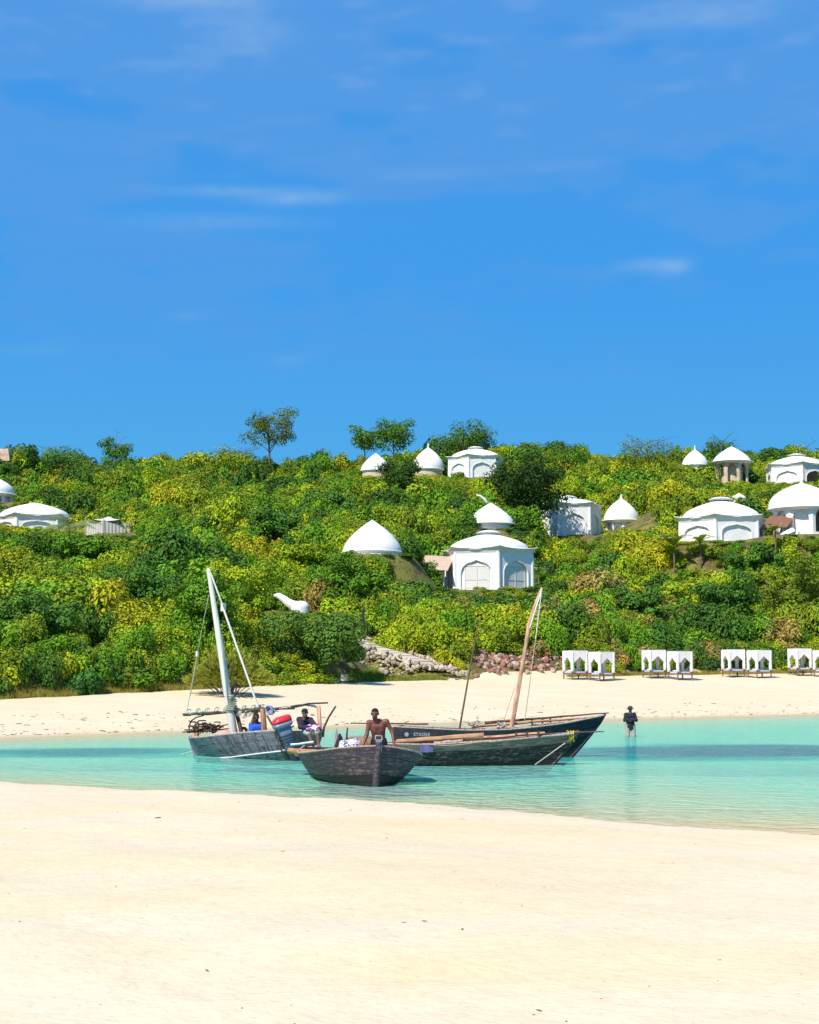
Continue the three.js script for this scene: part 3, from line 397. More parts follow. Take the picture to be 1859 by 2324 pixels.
function hullOf(boat, o) {
  const { L, keelL, x0, breadth, sheer, keel, strakes = 6, mat, topMat, topN = 0, ps = 0.36, pb = 0.95, st = 30 } = o;
  const smooth = (s, t) => { let a = 0; for (const w of [-0.05, -0.025, 0, 0.025, 0.05]) a += table(Math.min(1, Math.max(0, s + w)), t) / 5; return s > 0.94 ? mixn(a, table(s, t), (s - 0.94) / 0.06) : s < 0.06 ? mixn(table(s, t), a, s / 0.06) : a; };
  const pt = (s, v, side) => V(x0 + s * (keelL + (L - keelL) * Math.pow(v, 0.85)), mixn(table(s, keel), smooth(s, sheer), v), side * smooth(s, breadth) * Math.pow(v, mixn(ps, pb, Math.pow(s, 2.2))));
  const nrm = (s, v, side) => { const e = 0.01, a = pt(Math.min(1, s + e), v, side).sub(pt(Math.max(0, s - e), v, side)), b = pt(s, Math.min(1, v + e), side).sub(pt(s, Math.max(0.005, v - e), side)); const n = a.cross(b).normalize(); if (n.z * side < 0) n.negate(); if (!isFinite(n.x)) n.set(0, 0, side); return n; };
  const vs = Array.from({ length: strakes + 1 }, (_, i) => Math.pow(i / strakes, 1.35));
  const S = Array.from({ length: st + 1 }, (_, i) => 1 - Math.pow(1 - i / st, 1.25));
  for (const side of [-1, 1]) for (let k = 0; k < strakes; k++) {
    const pos = [], uv = [], idx = [], va = Math.max(0.012, vs[k]) + 0.003, vb = vs[k + 1] - 0.004; let len = 0, prev = null;
    S.forEach((s, i) => { const ring = [[va, 0.024], [vb, 0.03], [vb, -0.004], [va, -0.004]].map(([v, off]) => pt(s, v, side).addScaledVector(nrm(s, v, side), off)); if (prev) len += ring[0].distanceTo(prev); prev = ring[0]; ring.forEach((q, j) => { pos.push(q.x, q.y, q.z); uv.push(len * 0.5 + k * 0.37, (j === 0 || j === 3 ? va : vb) * 0.9 + side); }); if (i < st) for (let j = 0; j < 4; j++) { const a = i * 4 + j, b = i * 4 + (j + 1) % 4; side > 0 ? idx.push(a, a + 4, b, b, a + 4, b + 4) : idx.push(a, b, a + 4, b, b + 4, a + 4); } });
    const g = new THREE.BufferGeometry(); g.setAttribute('position', new THREE.Float32BufferAttribute(pos, 3)); g.setAttribute('uv', new THREE.Float32BufferAttribute(uv, 2)); g.setIndex(idx); const q = g.toNonIndexed(); q.computeVertexNormals();
    mesh('plank', q, topMat && k >= strakes - topN ? topMat : k < (o.tarred || 0) ? M_tar : mat, boat);
  }
  { const pos = [], uv = [], idx = [], nv = 10; for (const side of [-1, 1]) { const b0 = pos.length / 3; S.forEach((s, i) => { for (let j = 0; j <= nv; j++) { const v = Math.max(0.01, j / nv) * 0.995, q = pt(s, v, side).addScaledVector(nrm(s, v, side), -0.012); pos.push(q.x, q.y, q.z); uv.push(q.x * 0.5, v); if (i < st && j < nv) { const a = b0 + i * (nv + 1) + j; idx.push(a, a + 1, a + nv + 1, a + 1, a + nv + 2, a + nv + 1); } } }); } const g = new THREE.BufferGeometry(); g.setAttribute('position', new THREE.Float32BufferAttribute(pos, 3)); g.setAttribute('uv', new THREE.Float32BufferAttribute(uv, 2)); g.setIndex(idx); g.computeVertexNormals(); mesh('hull_lining', g, M_lining, boat); }
  for (const side of [-1, 1]) mesh('gunwale', tube(S.filter((_, i) => i % 2 === 0).map((s) => pt(s, 1, side).add(V(0, 0.012, 0))), o.rail || 0.04, 6, 0.8), o.railMat || M_rail, boat);
  mesh('stem_post', tube(Array.from({ length: 8 }, (_, i) => pt(1, i / 7 * 1.0, 1).setZ(0).add(V(0.03, i === 7 ? (o.stemUp || 0.06) : 0, 0))), o.stemR || [0.07, 0.055], 6), o.stemMat || mat, boat);
  if (table(0, breadth) > 0.1) for (let k = 0; k < strakes; k++) { const a = Math.max(0.02, vs[k]), b = vs[k + 1] - 0.005, p0 = pt(0, a, 1), p1 = pt(0, b, 1), sh = new THREE.Shape([new THREE.Vector2(-p0.z, p0.y), new THREE.Vector2(p0.z, p0.y), new THREE.Vector2(p1.z, p1.y), new THREE.Vector2(-p1.z, p1.y)]); const g = new THREE.ExtrudeGeometry(sh, { depth: 0.04, bevelEnabled: false }); g.rotateY(-Math.PI / 2); g.translate(x0 + 0.005, 0, 0); mesh('transom_plank', boxUV(g, 0.6), o.transomMat || mat, boat); }
  { const y = o.floor ?? 0.0, pos = [], uv = [], idx = []; const rows = S.filter((s) => s < 0.93); rows.forEach((s, i) => { let v = 0.1; for (let t = 0.05; t < 1; t += 0.02) if (pt(s, t, 1).y < y) v = t; const p = pt(s, v, 1); for (const q of [-1, 1]) { pos.push(p.x, y, q * Math.max(0.03, p.z - 0.02)); uv.push(p.x, q); } if (i < rows.length - 1) idx.push(i * 2, i * 2 + 1, i * 2 + 2, i * 2 + 1, i * 2 + 3, i * 2 + 2); }); const g = new THREE.BufferGeometry(); g.setAttribute('position', new THREE.Float32BufferAttribute(pos, 3)); g.setAttribute('uv', new THREE.Float32BufferAttribute(uv, 2)); g.setIndex(idx); g.computeVertexNormals(); mesh('floor_boards', g, M_lining, boat); }
  for (const s of o.thwarts || []) { const p = pt(s, 0.86, 1); mesh('thwart', boxUV(box(0.2, 0.045, p.z * 2 - 0.06, p.x, p.y, 0), 1), M_rail, boat); }
  for (let i = 1; i < 12; i++) { const s = i / 12.5; for (const side of [-1, 1]) mesh('rib', tube([0.25, 0.5, 0.75, 0.97].map((v) => pt(s, v, side).addScaledVector(nrm(s, v, side), -0.035)), 0.028, 5), M_lining, boat); }
  return { pt, nrm };
}
function boatAt(name, label, pos, yaw, roll = 0) { const t = thing(name, label, 'boat', pos); t.rotation.set(roll, yaw, 0, 'YXZ'); t.updateMatrixWorld(true); t.userData.group = 'wooden boats in the shallow water'; return t; }
const local = (boat) => (px, py, d) => boat.worldToLocal(at(px, py, d));
const rope = (boat, name, a, b, r = 0.012, s = 0, mat = M_rope) => mesh(name, tube(s ? sag(a, b, s) : [a, a.clone().lerp(b, 0.5), b], r, 5), mat, boat);
function bundle(boat, name, pts, r, seed, mat) { const R = rngOf(seed), o = []; const c = new THREE.CatmullRomCurve3(pts); const n = 44, rad = []; for (let i = 0; i <= n; i++) { const p = c.getPoint(i / n); p.y += (R() - 0.5) * r * 0.5; o.push(p); rad.push(r * (0.65 + 0.6 * R()) * Math.min(1, 0.35 + Math.min(i, n - i) * 0.16)); } return mesh(name, tube(o, rad, 8, 0.8), mat, boat); }

// front boat, bow towards the sandbank
const front = boatAt('wooden_boat', 'dark weathered wooden boat with bare chested man standing in its bow', V(-1.33, 0, -38.94), -1.369, -0.035);
const frontHull = hullOf(front, { L: 6, keelL: 5.75, x0: -3, breadth: [[0, 0.85], [0.3, 1.25], [0.55, 1.44], [0.75, 1.34], [0.88, 1.04], [0.95, 0.68], [0.985, 0.3], [1, 0.03]], sheer: [[0, 0.62], [0.3, 0.56], [0.55, 0.58], [0.75, 0.66], [0.88, 0.76], [1, 0.9]], keel: [[0, -0.28], [0.9, -0.3], [1, -0.28]], strakes: 7, tarred: 4, mat: M_front, floor: 0.06, thwarts: [0.25, 0.5], rail: 0.035, ps: 0.3, pb: 0.62, stemUp: 0.1, stemR: [0.085, 0.075] });
{
  const m = std({ color: lin(168, 170, 180), metalness: 0.6, roughness: 0.4 }), f = new THREE.Group(); f.name = 'bow_fitting'; front.add(f); f.position.set(3.0, 0.93, 0); f.scale.setScalar(0.78);
  const ring = []; for (let i = 0; i <= 24; i++) { const t = i / 24 * Math.PI * 2; ring.push(V(0, 0.21 + Math.sign(Math.sin(t)) * 0.065 * Math.pow(Math.abs(Math.sin(t)), 0.5), Math.sign(Math.cos(t)) * 0.1 * Math.pow(Math.abs(Math.cos(t)), 0.5))); }
  mesh('ring', tube(ring, 0.02, 6), m, f); mesh('block', boxUV(box(0.1, 0.16, 0.16, 0, 0.06, 0)), m, f); mesh('bracket', boxUV(box(0.08, 0.2, 0.06, 0.02, -0.08, -0.06)), m, f);
  const L = local(front);
  mesh('pole', tube(wob(L(657, 1704, 40.3), L(802, 1713, 38.2), 5, 0.01, 3), [0.075, 0.055], 8), M_bamboo, front);
  mesh('pole', tube(wob(L(672, 1712, 40.6), L(770, 1712, 39.2), 4, 0.012, 4), 0.05, 7), M_pole, front);
  mesh('oar', tube([L(788, 1684, 41.2), L(787, 1668, 41.1), L(789, 1652, 41)], [0.03, 0.018], 6), M_greypole, front);
  for (let i = 0; i < 5; i++) rope(front, 'rope', L(690 + i * 9, 1712 + (i % 2) * 3, 38.6), L(700 + i * 12, 1717 - i, 37.9), 0.014, 0.03);
}
// cargo of the front boat: loose things of their own
{
  const heap = (name, label, cat, pos, rx, ry, rz, mat, seed, shape) => { const g = new THREE.IcosahedronGeometry(1, 4), p = g.attributes.position; for (let i = 0; i < p.count; i++) { const x = p.getX(i), y = p.getY(i), z = p.getZ(i); let k = 0.72 + 0.5 * fbm(x * 1.6 + seed, z * 1.6 + y * 1.3, 3) + 0.08 * Math.sin((x + z) * 9 + y * 5 + seed); const s = shape ? shape(y) : 1; p.setXYZ(i, x * rx * k * s, Math.max(-0.5, y) * ry * k, z * rz * k * s); } g.computeVertexNormals(); const m = mesh(name, boxUV(g), mat); m.geometry.computeVertexNormals(); m.position.copy(pos); return tag(m, label, cat); };
  heap('black_bag', 'black bag with pointed top standing inside the front boat', 'bag', at(771, 1694, 40.2), 0.11, 0.3, 0.13, std({ color: lin(38, 36, 44) }), 3, (y) => 1.15 - 0.55 * y);
  heap('grey_fin', 'pale grey folded tarpaulin tip beside the black bag', 'tarpaulin', at(764, 1684, 40.6), 0.06, 0.34, 0.1, std({ color: lin(150, 146, 142) }), 8, (y) => 1 - 0.7 * y);
  const clothTex = tex(256, (u, v) => { const a = tfbm(u, v, 7, 3); return a > 0.56 ? [30, 62, 190] : a > 0.46 ? [222, 222, 232] : a > 0.36 ? [92, 84, 96] : [236, 232, 226]; });
  heap('blue_white_cloth', 'heap of blue and white cloth beside the standing man', 'cloth', at(800, 1696, 39.4), 0.34, 0.2, 0.24, std({ map: clothTex }), 5);
  heap('net_bundle', 'bundle of pale tangled net behind the blue and white cloth', 'fishing net', at(836, 1690, 39.0), 0.22, 0.18, 0.22, std({ color: lin(176, 160, 128), map: thatchTex }), 9);
  heap('sack', 'brown sack lying behind the upright stick', 'sack', at(812, 1684, 41.3), 0.42, 0.15, 0.2, std({ color: lin(150, 126, 108), map: plasterTex }), 12);
}
// boat with the outboard motor, stern quarter towards the viewer
const motorBoat = boatAt('wooden_boat', 'grey wooden boat with tall pale mast and furled sail', V(-5.03, 0, -48.95), 2.447, 0.02);
{
  const hullM = hullOf(motorBoat, { L: 4.75, keelL: 4.3, x0: -2.3, breadth: [[0, 1.0], [0.35, 1.05], [0.65, 0.92], [0.85, 0.6], [1, 0.05]], sheer: [[0, 0.86], [0.35, 0.74], [0.7, 0.58], [1, 0.52]], keel: [[0, -0.12], [0.5, -0.25], [1, -0.2]], strakes: 6, mat: M_grey, topMat: M_weather, topN: 0, transomMat: M_weather, floor: 0.1, thwarts: [0.3, 0.6, 0.8], rail: 0.04, ps: 0.32 });
  const L = local(motorBoat), stripe = []; for (let i = 0; i <= 16; i++) { const s = i / 16, v = mixn(0.42, 0.22, s); stripe.push(hullM.pt(s, v, -1).addScaledVector(hullM.nrm(s, v, -1), 0.04)); } mesh('rubbing_strake', tube(stripe, 0.022, 6), M_whitepaint, motorBoat);
  mesh('rubbing_strake', tube([hullM.pt(0, 0.42, -1).add(V(-0.06, 0, 0)), hullM.pt(0, 0.42, 1).add(V(-0.06, 0.1, 0))], 0.03, 6), M_whitepaint, motorBoat);
  for (let i = 0; i < 6; i++) { const s = 0.12 + i * 0.085; mesh('rib_stain_batten', tube([0.4, 0.6, 0.8, 0.96].map((v) => hullM.pt(s - (0.96 - v) * 0.05, v, -1).addScaledVector(hullM.nrm(s, v, -1), 0.03)), 0.012, 4), M_darkrope, motorBoat); }
  const top = L(473, 1290, 48.9), base = L(531, 1668, 49.1);
  mesh('mast', tube([base, base.clone().lerp(top, 0.3).add(V(0.01, 0, 0)), base.clone().lerp(top, 0.6), base.clone().lerp(top, 0.97), top], [0.13, 0.115, 0.1, 0.068, 0.06], 10), M_mast, motorBoat);
  mesh('mast_block', boxUV(box(0.13, 0.24, 0.1).translate(L(507, 1378, 48.9).x, L(507, 1378, 48.9).y, L(507, 1378, 48.9).z)), M_mast, motorBoat);
  rope(motorBoat, 'halyard', L(478, 1300, 48.8), L(506, 1374, 48.8), 0.028, 0, M_mast); rope(motorBoat, 'halyard', L(508, 1384, 48.8), L(586, 1604, 48.4), 0.034, 0, M_mast);
  rope(motorBoat, 'halyard', L(494, 1400, 48.8), L(517, 1600, 48.9), 0.02, 0, M_mast); rope(motorBoat, 'halyard', L(521, 1500, 48.8), L(538, 1575, 48.7), 0.015, 0, M_darkrope);
  rope(motorBoat, 'forestay', L(474, 1350, 49), L(448, 1482, 49.6), 0.01); rope(motorBoat, 'forestay', L(448, 1486, 49.6), L(424, 1616, 50), 0.012); rope(motorBoat, 'forestay', L(449, 1486, 49.6), L(432, 1580, 50), 0.01);
  mesh('stay_block', boxUV(box(0.07, 0.16, 0.07).translate(L(448, 1484, 49.6).x, L(448, 1484, 49.6).y, L(448, 1484, 49.6).z)), M_mast, motorBoat);
  bundle(motorBoat, 'furled_sail', [L(420, 1619, 50.2), L(470, 1615, 49.8), L(525, 1612, 49.3), L(580, 1606, 48.8), L(618, 1604, 48.4)], 0.085, 4, M_sail);
  mesh('yard', tube(wob(L(417, 1622, 50.3), L(668, 1607, 48.0), 9, 0.025, 5), [0.05, 0.04], 7), M_greypole, motorBoat);
  mesh('yard', tube(wob(L(618, 1611, 48.3), L(700, 1597, 47.6), 6, 0.02, 8).concat([L(744, 1595, 47.2)]), [0.045, 0.025], 7), M_darkrope, motorBoat);
  bundle(motorBoat, 'furled_sail', [L(634, 1608, 48.1), L(668, 1604, 47.9), L(700, 1600, 47.7), L(722, 1606, 47.5)], 0.04, 6, M_sail);
  for (let i = 0; i < 9; i++) { const p = L(430 + i * 21, 1617 - i * 1.3, 50.1 - i * 0.2), c = []; for (let k = 0; k <= 10; k++) c.push(p.clone().add(V(0.015 * Math.sin(k), Math.cos(k / 10 * 6.283) * 0.105, Math.sin(k / 10 * 6.283) * 0.105))); mesh('sail_tie', tube(c, 0.012, 4), M_darkrope, motorBoat); }
  { const r = rngOf(21), pts = []; for (let i = 0; i < 60; i++) { const t = i * 0.9, p = L(525 + Math.sin(i * 1.7) * 6, 1578 + i * 0.62, 49.0); p.x += Math.cos(t) * 0.12; p.z += Math.sin(t) * 0.12; pts.push(p); } mesh('lashing', tube(pts, 0.01, 4), M_green, motorBoat); mesh('lashing', tube(pts.map((p) => p.clone().add(V(0.03, 0.02, -0.02))), 0.014, 4), M_rope, motorBoat); }
  // blue grey coil hung on the yard
  { const pts = []; for (let i = 0; i < 70; i++) { const t = i * 0.55, r = 0.14 + 0.05 * Math.sin(i * 0.7); const c = L(612, 1610, 48.1); pts.push(c.add(V(Math.cos(t) * r * 0.9, Math.sin(t) * r * 0.7 - 0.02, 0.08 * Math.sin(i * 0.13)))); } mesh('rope_coil', tube(pts, 0.022, 5), std({ color: lin(138, 142, 176) }), motorBoat); }
  // trestles and hanging sail cloth
  mesh('trestle', tube([L(534, 1606, 49.2), L(548, 1662, 49.2)], [0.07, 0.06], 7), M_greypole, motorBoat); mesh('trestle', tube([L(584, 1606, 48.8), L(566, 1664, 48.8)], [0.07, 0.06], 7), M_greypole, motorBoat); mesh('trestle', tube([L(596, 1608, 48.4), L(600, 1662, 48.4)], [0.08, 0.09], 7), M_pole, motorBoat); mesh('trestle', tube([L(606, 1624, 48.3), L(628, 1662, 48.0)], [0.03, 0.04], 6), M_greypole, motorBoat);
  { const pos = [], idx = [], n = 16, m = 5; for (let i = 0; i <= n; i++) for (let j = 0; j <= m; j++) { const f = i / n, p = L(mixn(536, 592, f), 1611 + (j / m) * (13 + 5 * Math.sin(f * 5)) + Math.sin(f * 6) * 2, 49.1 - f * 0.4); p.z += 0.03 * Math.sin(i * 1.6 + j); pos.push(p.x, p.y, p.z); if (i < n && j < m) { const a = i * (m + 1) + j; idx.push(a, a + 1, a + m + 1, a + 1, a + m + 2, a + m + 1); } } const g = new THREE.BufferGeometry(); g.setAttribute('position', new THREE.Float32BufferAttribute(pos, 3)); g.setIndex(idx); g.computeVertexNormals(); mesh('sail_cloth', boxUV(g), std({ color: lin(206, 192, 180), map: plasterTex, side: THREE.DoubleSide }), motorBoat); }
  mesh('awning_post', tube([L(727, 1664, 46.9), L(725, 1630, 47), L(723, 1604, 47.2)], [0.055, 0.06], 8), M_pink, motorBoat);
  mesh('steering_oar', tube([L(733, 1672, 46.6), L(736, 1650, 46.5), L(746, 1628, 46.4), L(762, 1603, 46.3)], [0.035, 0.028], 7), M_greypole, motorBoat);
  mesh('stem_board', boxUV(merge([box(0.17, 0.98, 0.07, 0, 0, 0)])).translate(L(445, 1683, 50.6).x, L(445, 1683, 50.6).y, L(445, 1683, 50.6).z), M_pink, motorBoat);
  mesh('bow_hoop', tube([L(430, 1664, 50.6), L(429, 1648, 50.6), L(434, 1636, 50.5), L(446, 1628, 50.3), L(462, 1624, 50.1)], 0.022, 6), M_darkrope, motorBoat);
  mesh('stern_bench', boxUV(box(0.5, 0.06, 1.5, -1.9, 0.62, 0)), M_lining, motorBoat);
  mesh('cross_pole', tube(wob(L(660, 1690, 46.4), L(712, 1684, 46.2), 3, 0.01, 6), 0.035, 6), M_whitepaint, motorBoat);
  rope(motorBoat, 'mooring_line', L(452, 1700, 50.6), L(300, 1719, 52.5), 0.018, 0.12, M_rope);
}
{ // what lies in the motor boat's bow
  const t = thing('net_heap', 'dark tangled heap of nets and sticks in the grey boat bow', 'fishing net', at(466, 1664, 50.3)), r = rngOf(31), g = [], s = [];
  for (let i = 0; i < 46; i++) { const a = V((r() - 0.5) * 0.75, r() * 0.34, (r() - 0.5) * 0.5), b = a.clone().add(V((r() - 0.5) * 0.6, (r() - 0.5) * 0.2, (r() - 0.5) * 0.4)); g.push(tube(wob(a, b, 3, 0.06, i), 0.022, 4)); }
  mesh('net', merge(g), std({ color: lin(92, 70, 62) }), t);
  for (let i = 0; i < 7; i++) mesh('stick', tube(wob(V(-0.5 - r() * 0.2, 0.02 + r() * 0.24, r() * 0.3), V(0.4 + r() * 0.4, 0.05 + r() * 0.26, -r() * 0.3), 3, 0.03, i + 60), 0.02, 5), M_greypole, t);
  const bl = new THREE.SphereGeometry(1, 20, 12, 0, 6.283, 0, 1.7); bl.scale(0.36, 0.24, 0.3); const m = mesh('pink_bundle', boxUV(bl), std({ color: lin(206, 164, 156), map: plasterTex })); m.position.copy(at(510, 1674, 49.9)); tag(m, 'rounded pale pink bundle behind the grey boat gunwale', 'bundle');
  const tr = new THREE.TorusGeometry(0.09, 0.045, 10, 20); const k = mesh('black_float_ring', boxUV(tr), std({ color: lin(48, 38, 36) })); k.position.copy(at(553, 1659, 49.3)); k.rotation.y = 0.4; tag(k, 'small dark ring float on the grey boat gunwale', 'float');
}
{ // outboard motor
  const t = thing('outboard_motor', 'large outboard motor with red topped grey cowl on the stern', 'outboard motor', at(656, 1694, 46.75)); t.scale.setScalar(0.93); t.rotation.set(0.05, 0.35, 0.28);
  const grey = std({ color: lin(112, 122, 148), roughness: 0.45, metalness: 0.1 }), dk = std({ color: lin(54, 58, 74), roughness: 0.5 }), red = std({ color: lin(206, 36, 46), roughness: 0.4 });
  const ring = (w, d, y, x = 0) => [w, d, y, x];
  const loft = (rings, n = 24) => { const pos = [], idx = []; for (const [w, d, y, x] of rings) for (let i = 0; i < n; i++) { const a = i / n * 6.2832, c = Math.cos(a), s = Math.sin(a); pos.push(x + Math.sign(c) * Math.pow(Math.abs(c), 0.55) * w, y, Math.sign(s) * Math.pow(Math.abs(s), 0.55) * d); } for (let j = 0; j < rings.length - 1; j++) for (let i = 0; i < n; i++) { const a = j * n + i, b = j * n + (i + 1) % n; idx.push(a, a + n, b, b, a + n, b + n); } for (const [j, f] of [[0, 1], [rings.length - 1, 0]]) { const c = pos.length / 3; pos.push(rings[j][3], rings[j][2], 0); for (let i = 0; i < n; i++) { const a = j * n + i, b = j * n + (i + 1) % n; f ? idx.push(c, a, b) : idx.push(c, b, a); } } const g = new THREE.BufferGeometry(); g.setAttribute('position', new THREE.Float32BufferAttribute(pos, 3)); g.setIndex(idx); g.computeVertexNormals(); return g; };
  mesh('cowl_top', loft([ring(0.315, 0.24, 0.80, -0.02), ring(0.31, 0.24, 0.86, -0.01), ring(0.27, 0.21, 0.935, 0.02), ring(0.22, 0.17, 0.965, 0.05), ring(0.14, 0.1, 0.975, 0.06)]), red, t);
  mesh('cowl_base', loft([ring(0.22, 0.18, 0.62, 0), ring(0.3, 0.23, 0.68, -0.01), ring(0.32, 0.245, 0.795, -0.02)]), grey, t);
  mesh('midsection', loft([ring(0.15, 0.13, -0.05, 0.02), ring(0.17, 0.15, 0.2, 0.02), ring(0.21, 0.17, 0.4, 0.01), ring(0.22, 0.175, 0.615, 0)]), grey, t);
  for (let i = 0; i < 4; i++) mesh('band', loft([ring(0.215 - i * 0.012, 0.178 - i * 0.008, 0.36 - i * 0.1, 0.01), ring(0.222 - i * 0.012, 0.185 - i * 0.008, 0.385 - i * 0.1, 0.01), ring(0.215 - i * 0.012, 0.178 - i * 0.008, 0.41 - i * 0.1, 0.01)]), dk, t);
  mesh('lower_leg', loft([ring(0.07, 0.04, -0.55, 0.05), ring(0.1, 0.06, -0.3, 0.04), ring(0.14, 0.11, -0.06, 0.02)]), dk, t); mesh('clamp_bracket', boxUV(box(0.12, 0.4, 0.3, -0.1, 0.25, -0.2)), dk, t); mesh('tiller_handle', tube([V(0.2, 0.55, -0.1), V(0.36, 0.5, -0.3), V(0.42, 0.5, -0.45)], 0.025, 6), dk, t);
}
// dark dhow, side on
const dark = boatAt('wooden_boat', 'black weathered dhow with pale logs on its gunwale and yellow lashing', V(1.4, 0, -44.75), 0.03);
{
  hullOf(dark, { L: 6.62, keelL: 5.55, x0: -3.3, breadth: [[0, 0.42], [0.2, 0.68], [0.5, 0.8], [0.75, 0.62], [0.9, 0.3], [1, 0.03]], sheer: [[0, 0.64], [0.35, 0.58], [0.66, 0.69], [0.85, 0.79], [1, 0.9]], keel: [[0, -0.22], [0.5, -0.3], [1, -0.28]], strakes: 6, tarred: 3, mat: M_dark, topMat: M_weather, topN: 1, floor: 0.1, thwarts: [0.2, 0.45, 0.7], rail: 0.04, pb: 0.8 });
  const L = local(dark);
  mesh('log', tube(wob(L(900, 1684, 44.2), L(1098, 1671, 44.1), 6, 0.012, 2), [0.075, 0.1], 9), M_pole, dark); mesh('log', tube(wob(L(985, 1687, 44.0), L(1050, 1681, 44.0), 4, 0.012, 3), [0.05, 0.045], 8), M_rail, dark);
  mesh('spar', tube(wob(L(1090, 1675, 44.4), L(1236, 1664, 44.6), 5, 0.01, 4), [0.05, 0.045], 8), M_pink, dark); mesh('spar', tube(wob(L(1110, 1684, 44.0), L(1300, 1665, 44.6), 6, 0.008, 5), 0.03, 7), M_rail, dark);
  mesh('bowsprit', tube([L(1220, 1668, 44.7), L(1310, 1662, 44.7), L(1371, 1660, 44.7)], [0.035, 0.016], 7), M_greypole, dark);
  for (let i = 0; i < 4; i++) { const c = [], o = L(1288 + i * 5, 1671, 44.75); for (let k = 0; k <= 14; k++) { const a = k / 14 * 6.283; c.push(o.clone().add(V(0.04 * Math.sin(a + i), Math.cos(a) * 0.15 + 0.0, Math.sin(a) * 0.13))); } mesh('lashing', tube(c, 0.014, 5), M_yellowrope, dark); }
  for (const [px, py] of [[1172, 1666], [1196, 1666], [1222, 1664]]) mesh('cleat', boxUV(box(0.06, 0.13, 0.06).translate(L(px, py, 44.3).x, L(px, py, 44.3).y, L(px, py, 44.3).z)), M_darkrope, dark);
  { const a = L(968, 1694, 43.85); const g = new THREE.BoxGeometry(0.36, 0.2, 0.02, 8, 4, 1), p = g.attributes.position; for (let i = 0; i < p.count; i++) p.setZ(i, p.getZ(i) + 0.012 * Math.sin(p.getX(i) * 30)); g.computeVertexNormals(); g.translate(a.x, a.y - 0.06, 0.80); mesh('patch_cloth', boxUV(g), std({ color: lin(104, 98, 150), map: plasterTex }), dark); }
  rope(dark, 'anchor_line', L(1290, 1682, 44.8), L(1226, 1741, 44.8), 0.012); rope(dark, 'anchor_line', L(1283, 1686, 44.6), L(1214, 1736, 44.4), 0.014);
  rope(dark, 'rail_rope', L(975, 1690, 43.9), L(1085, 1684, 43.9), 0.016, 0.05, M_rail);
}
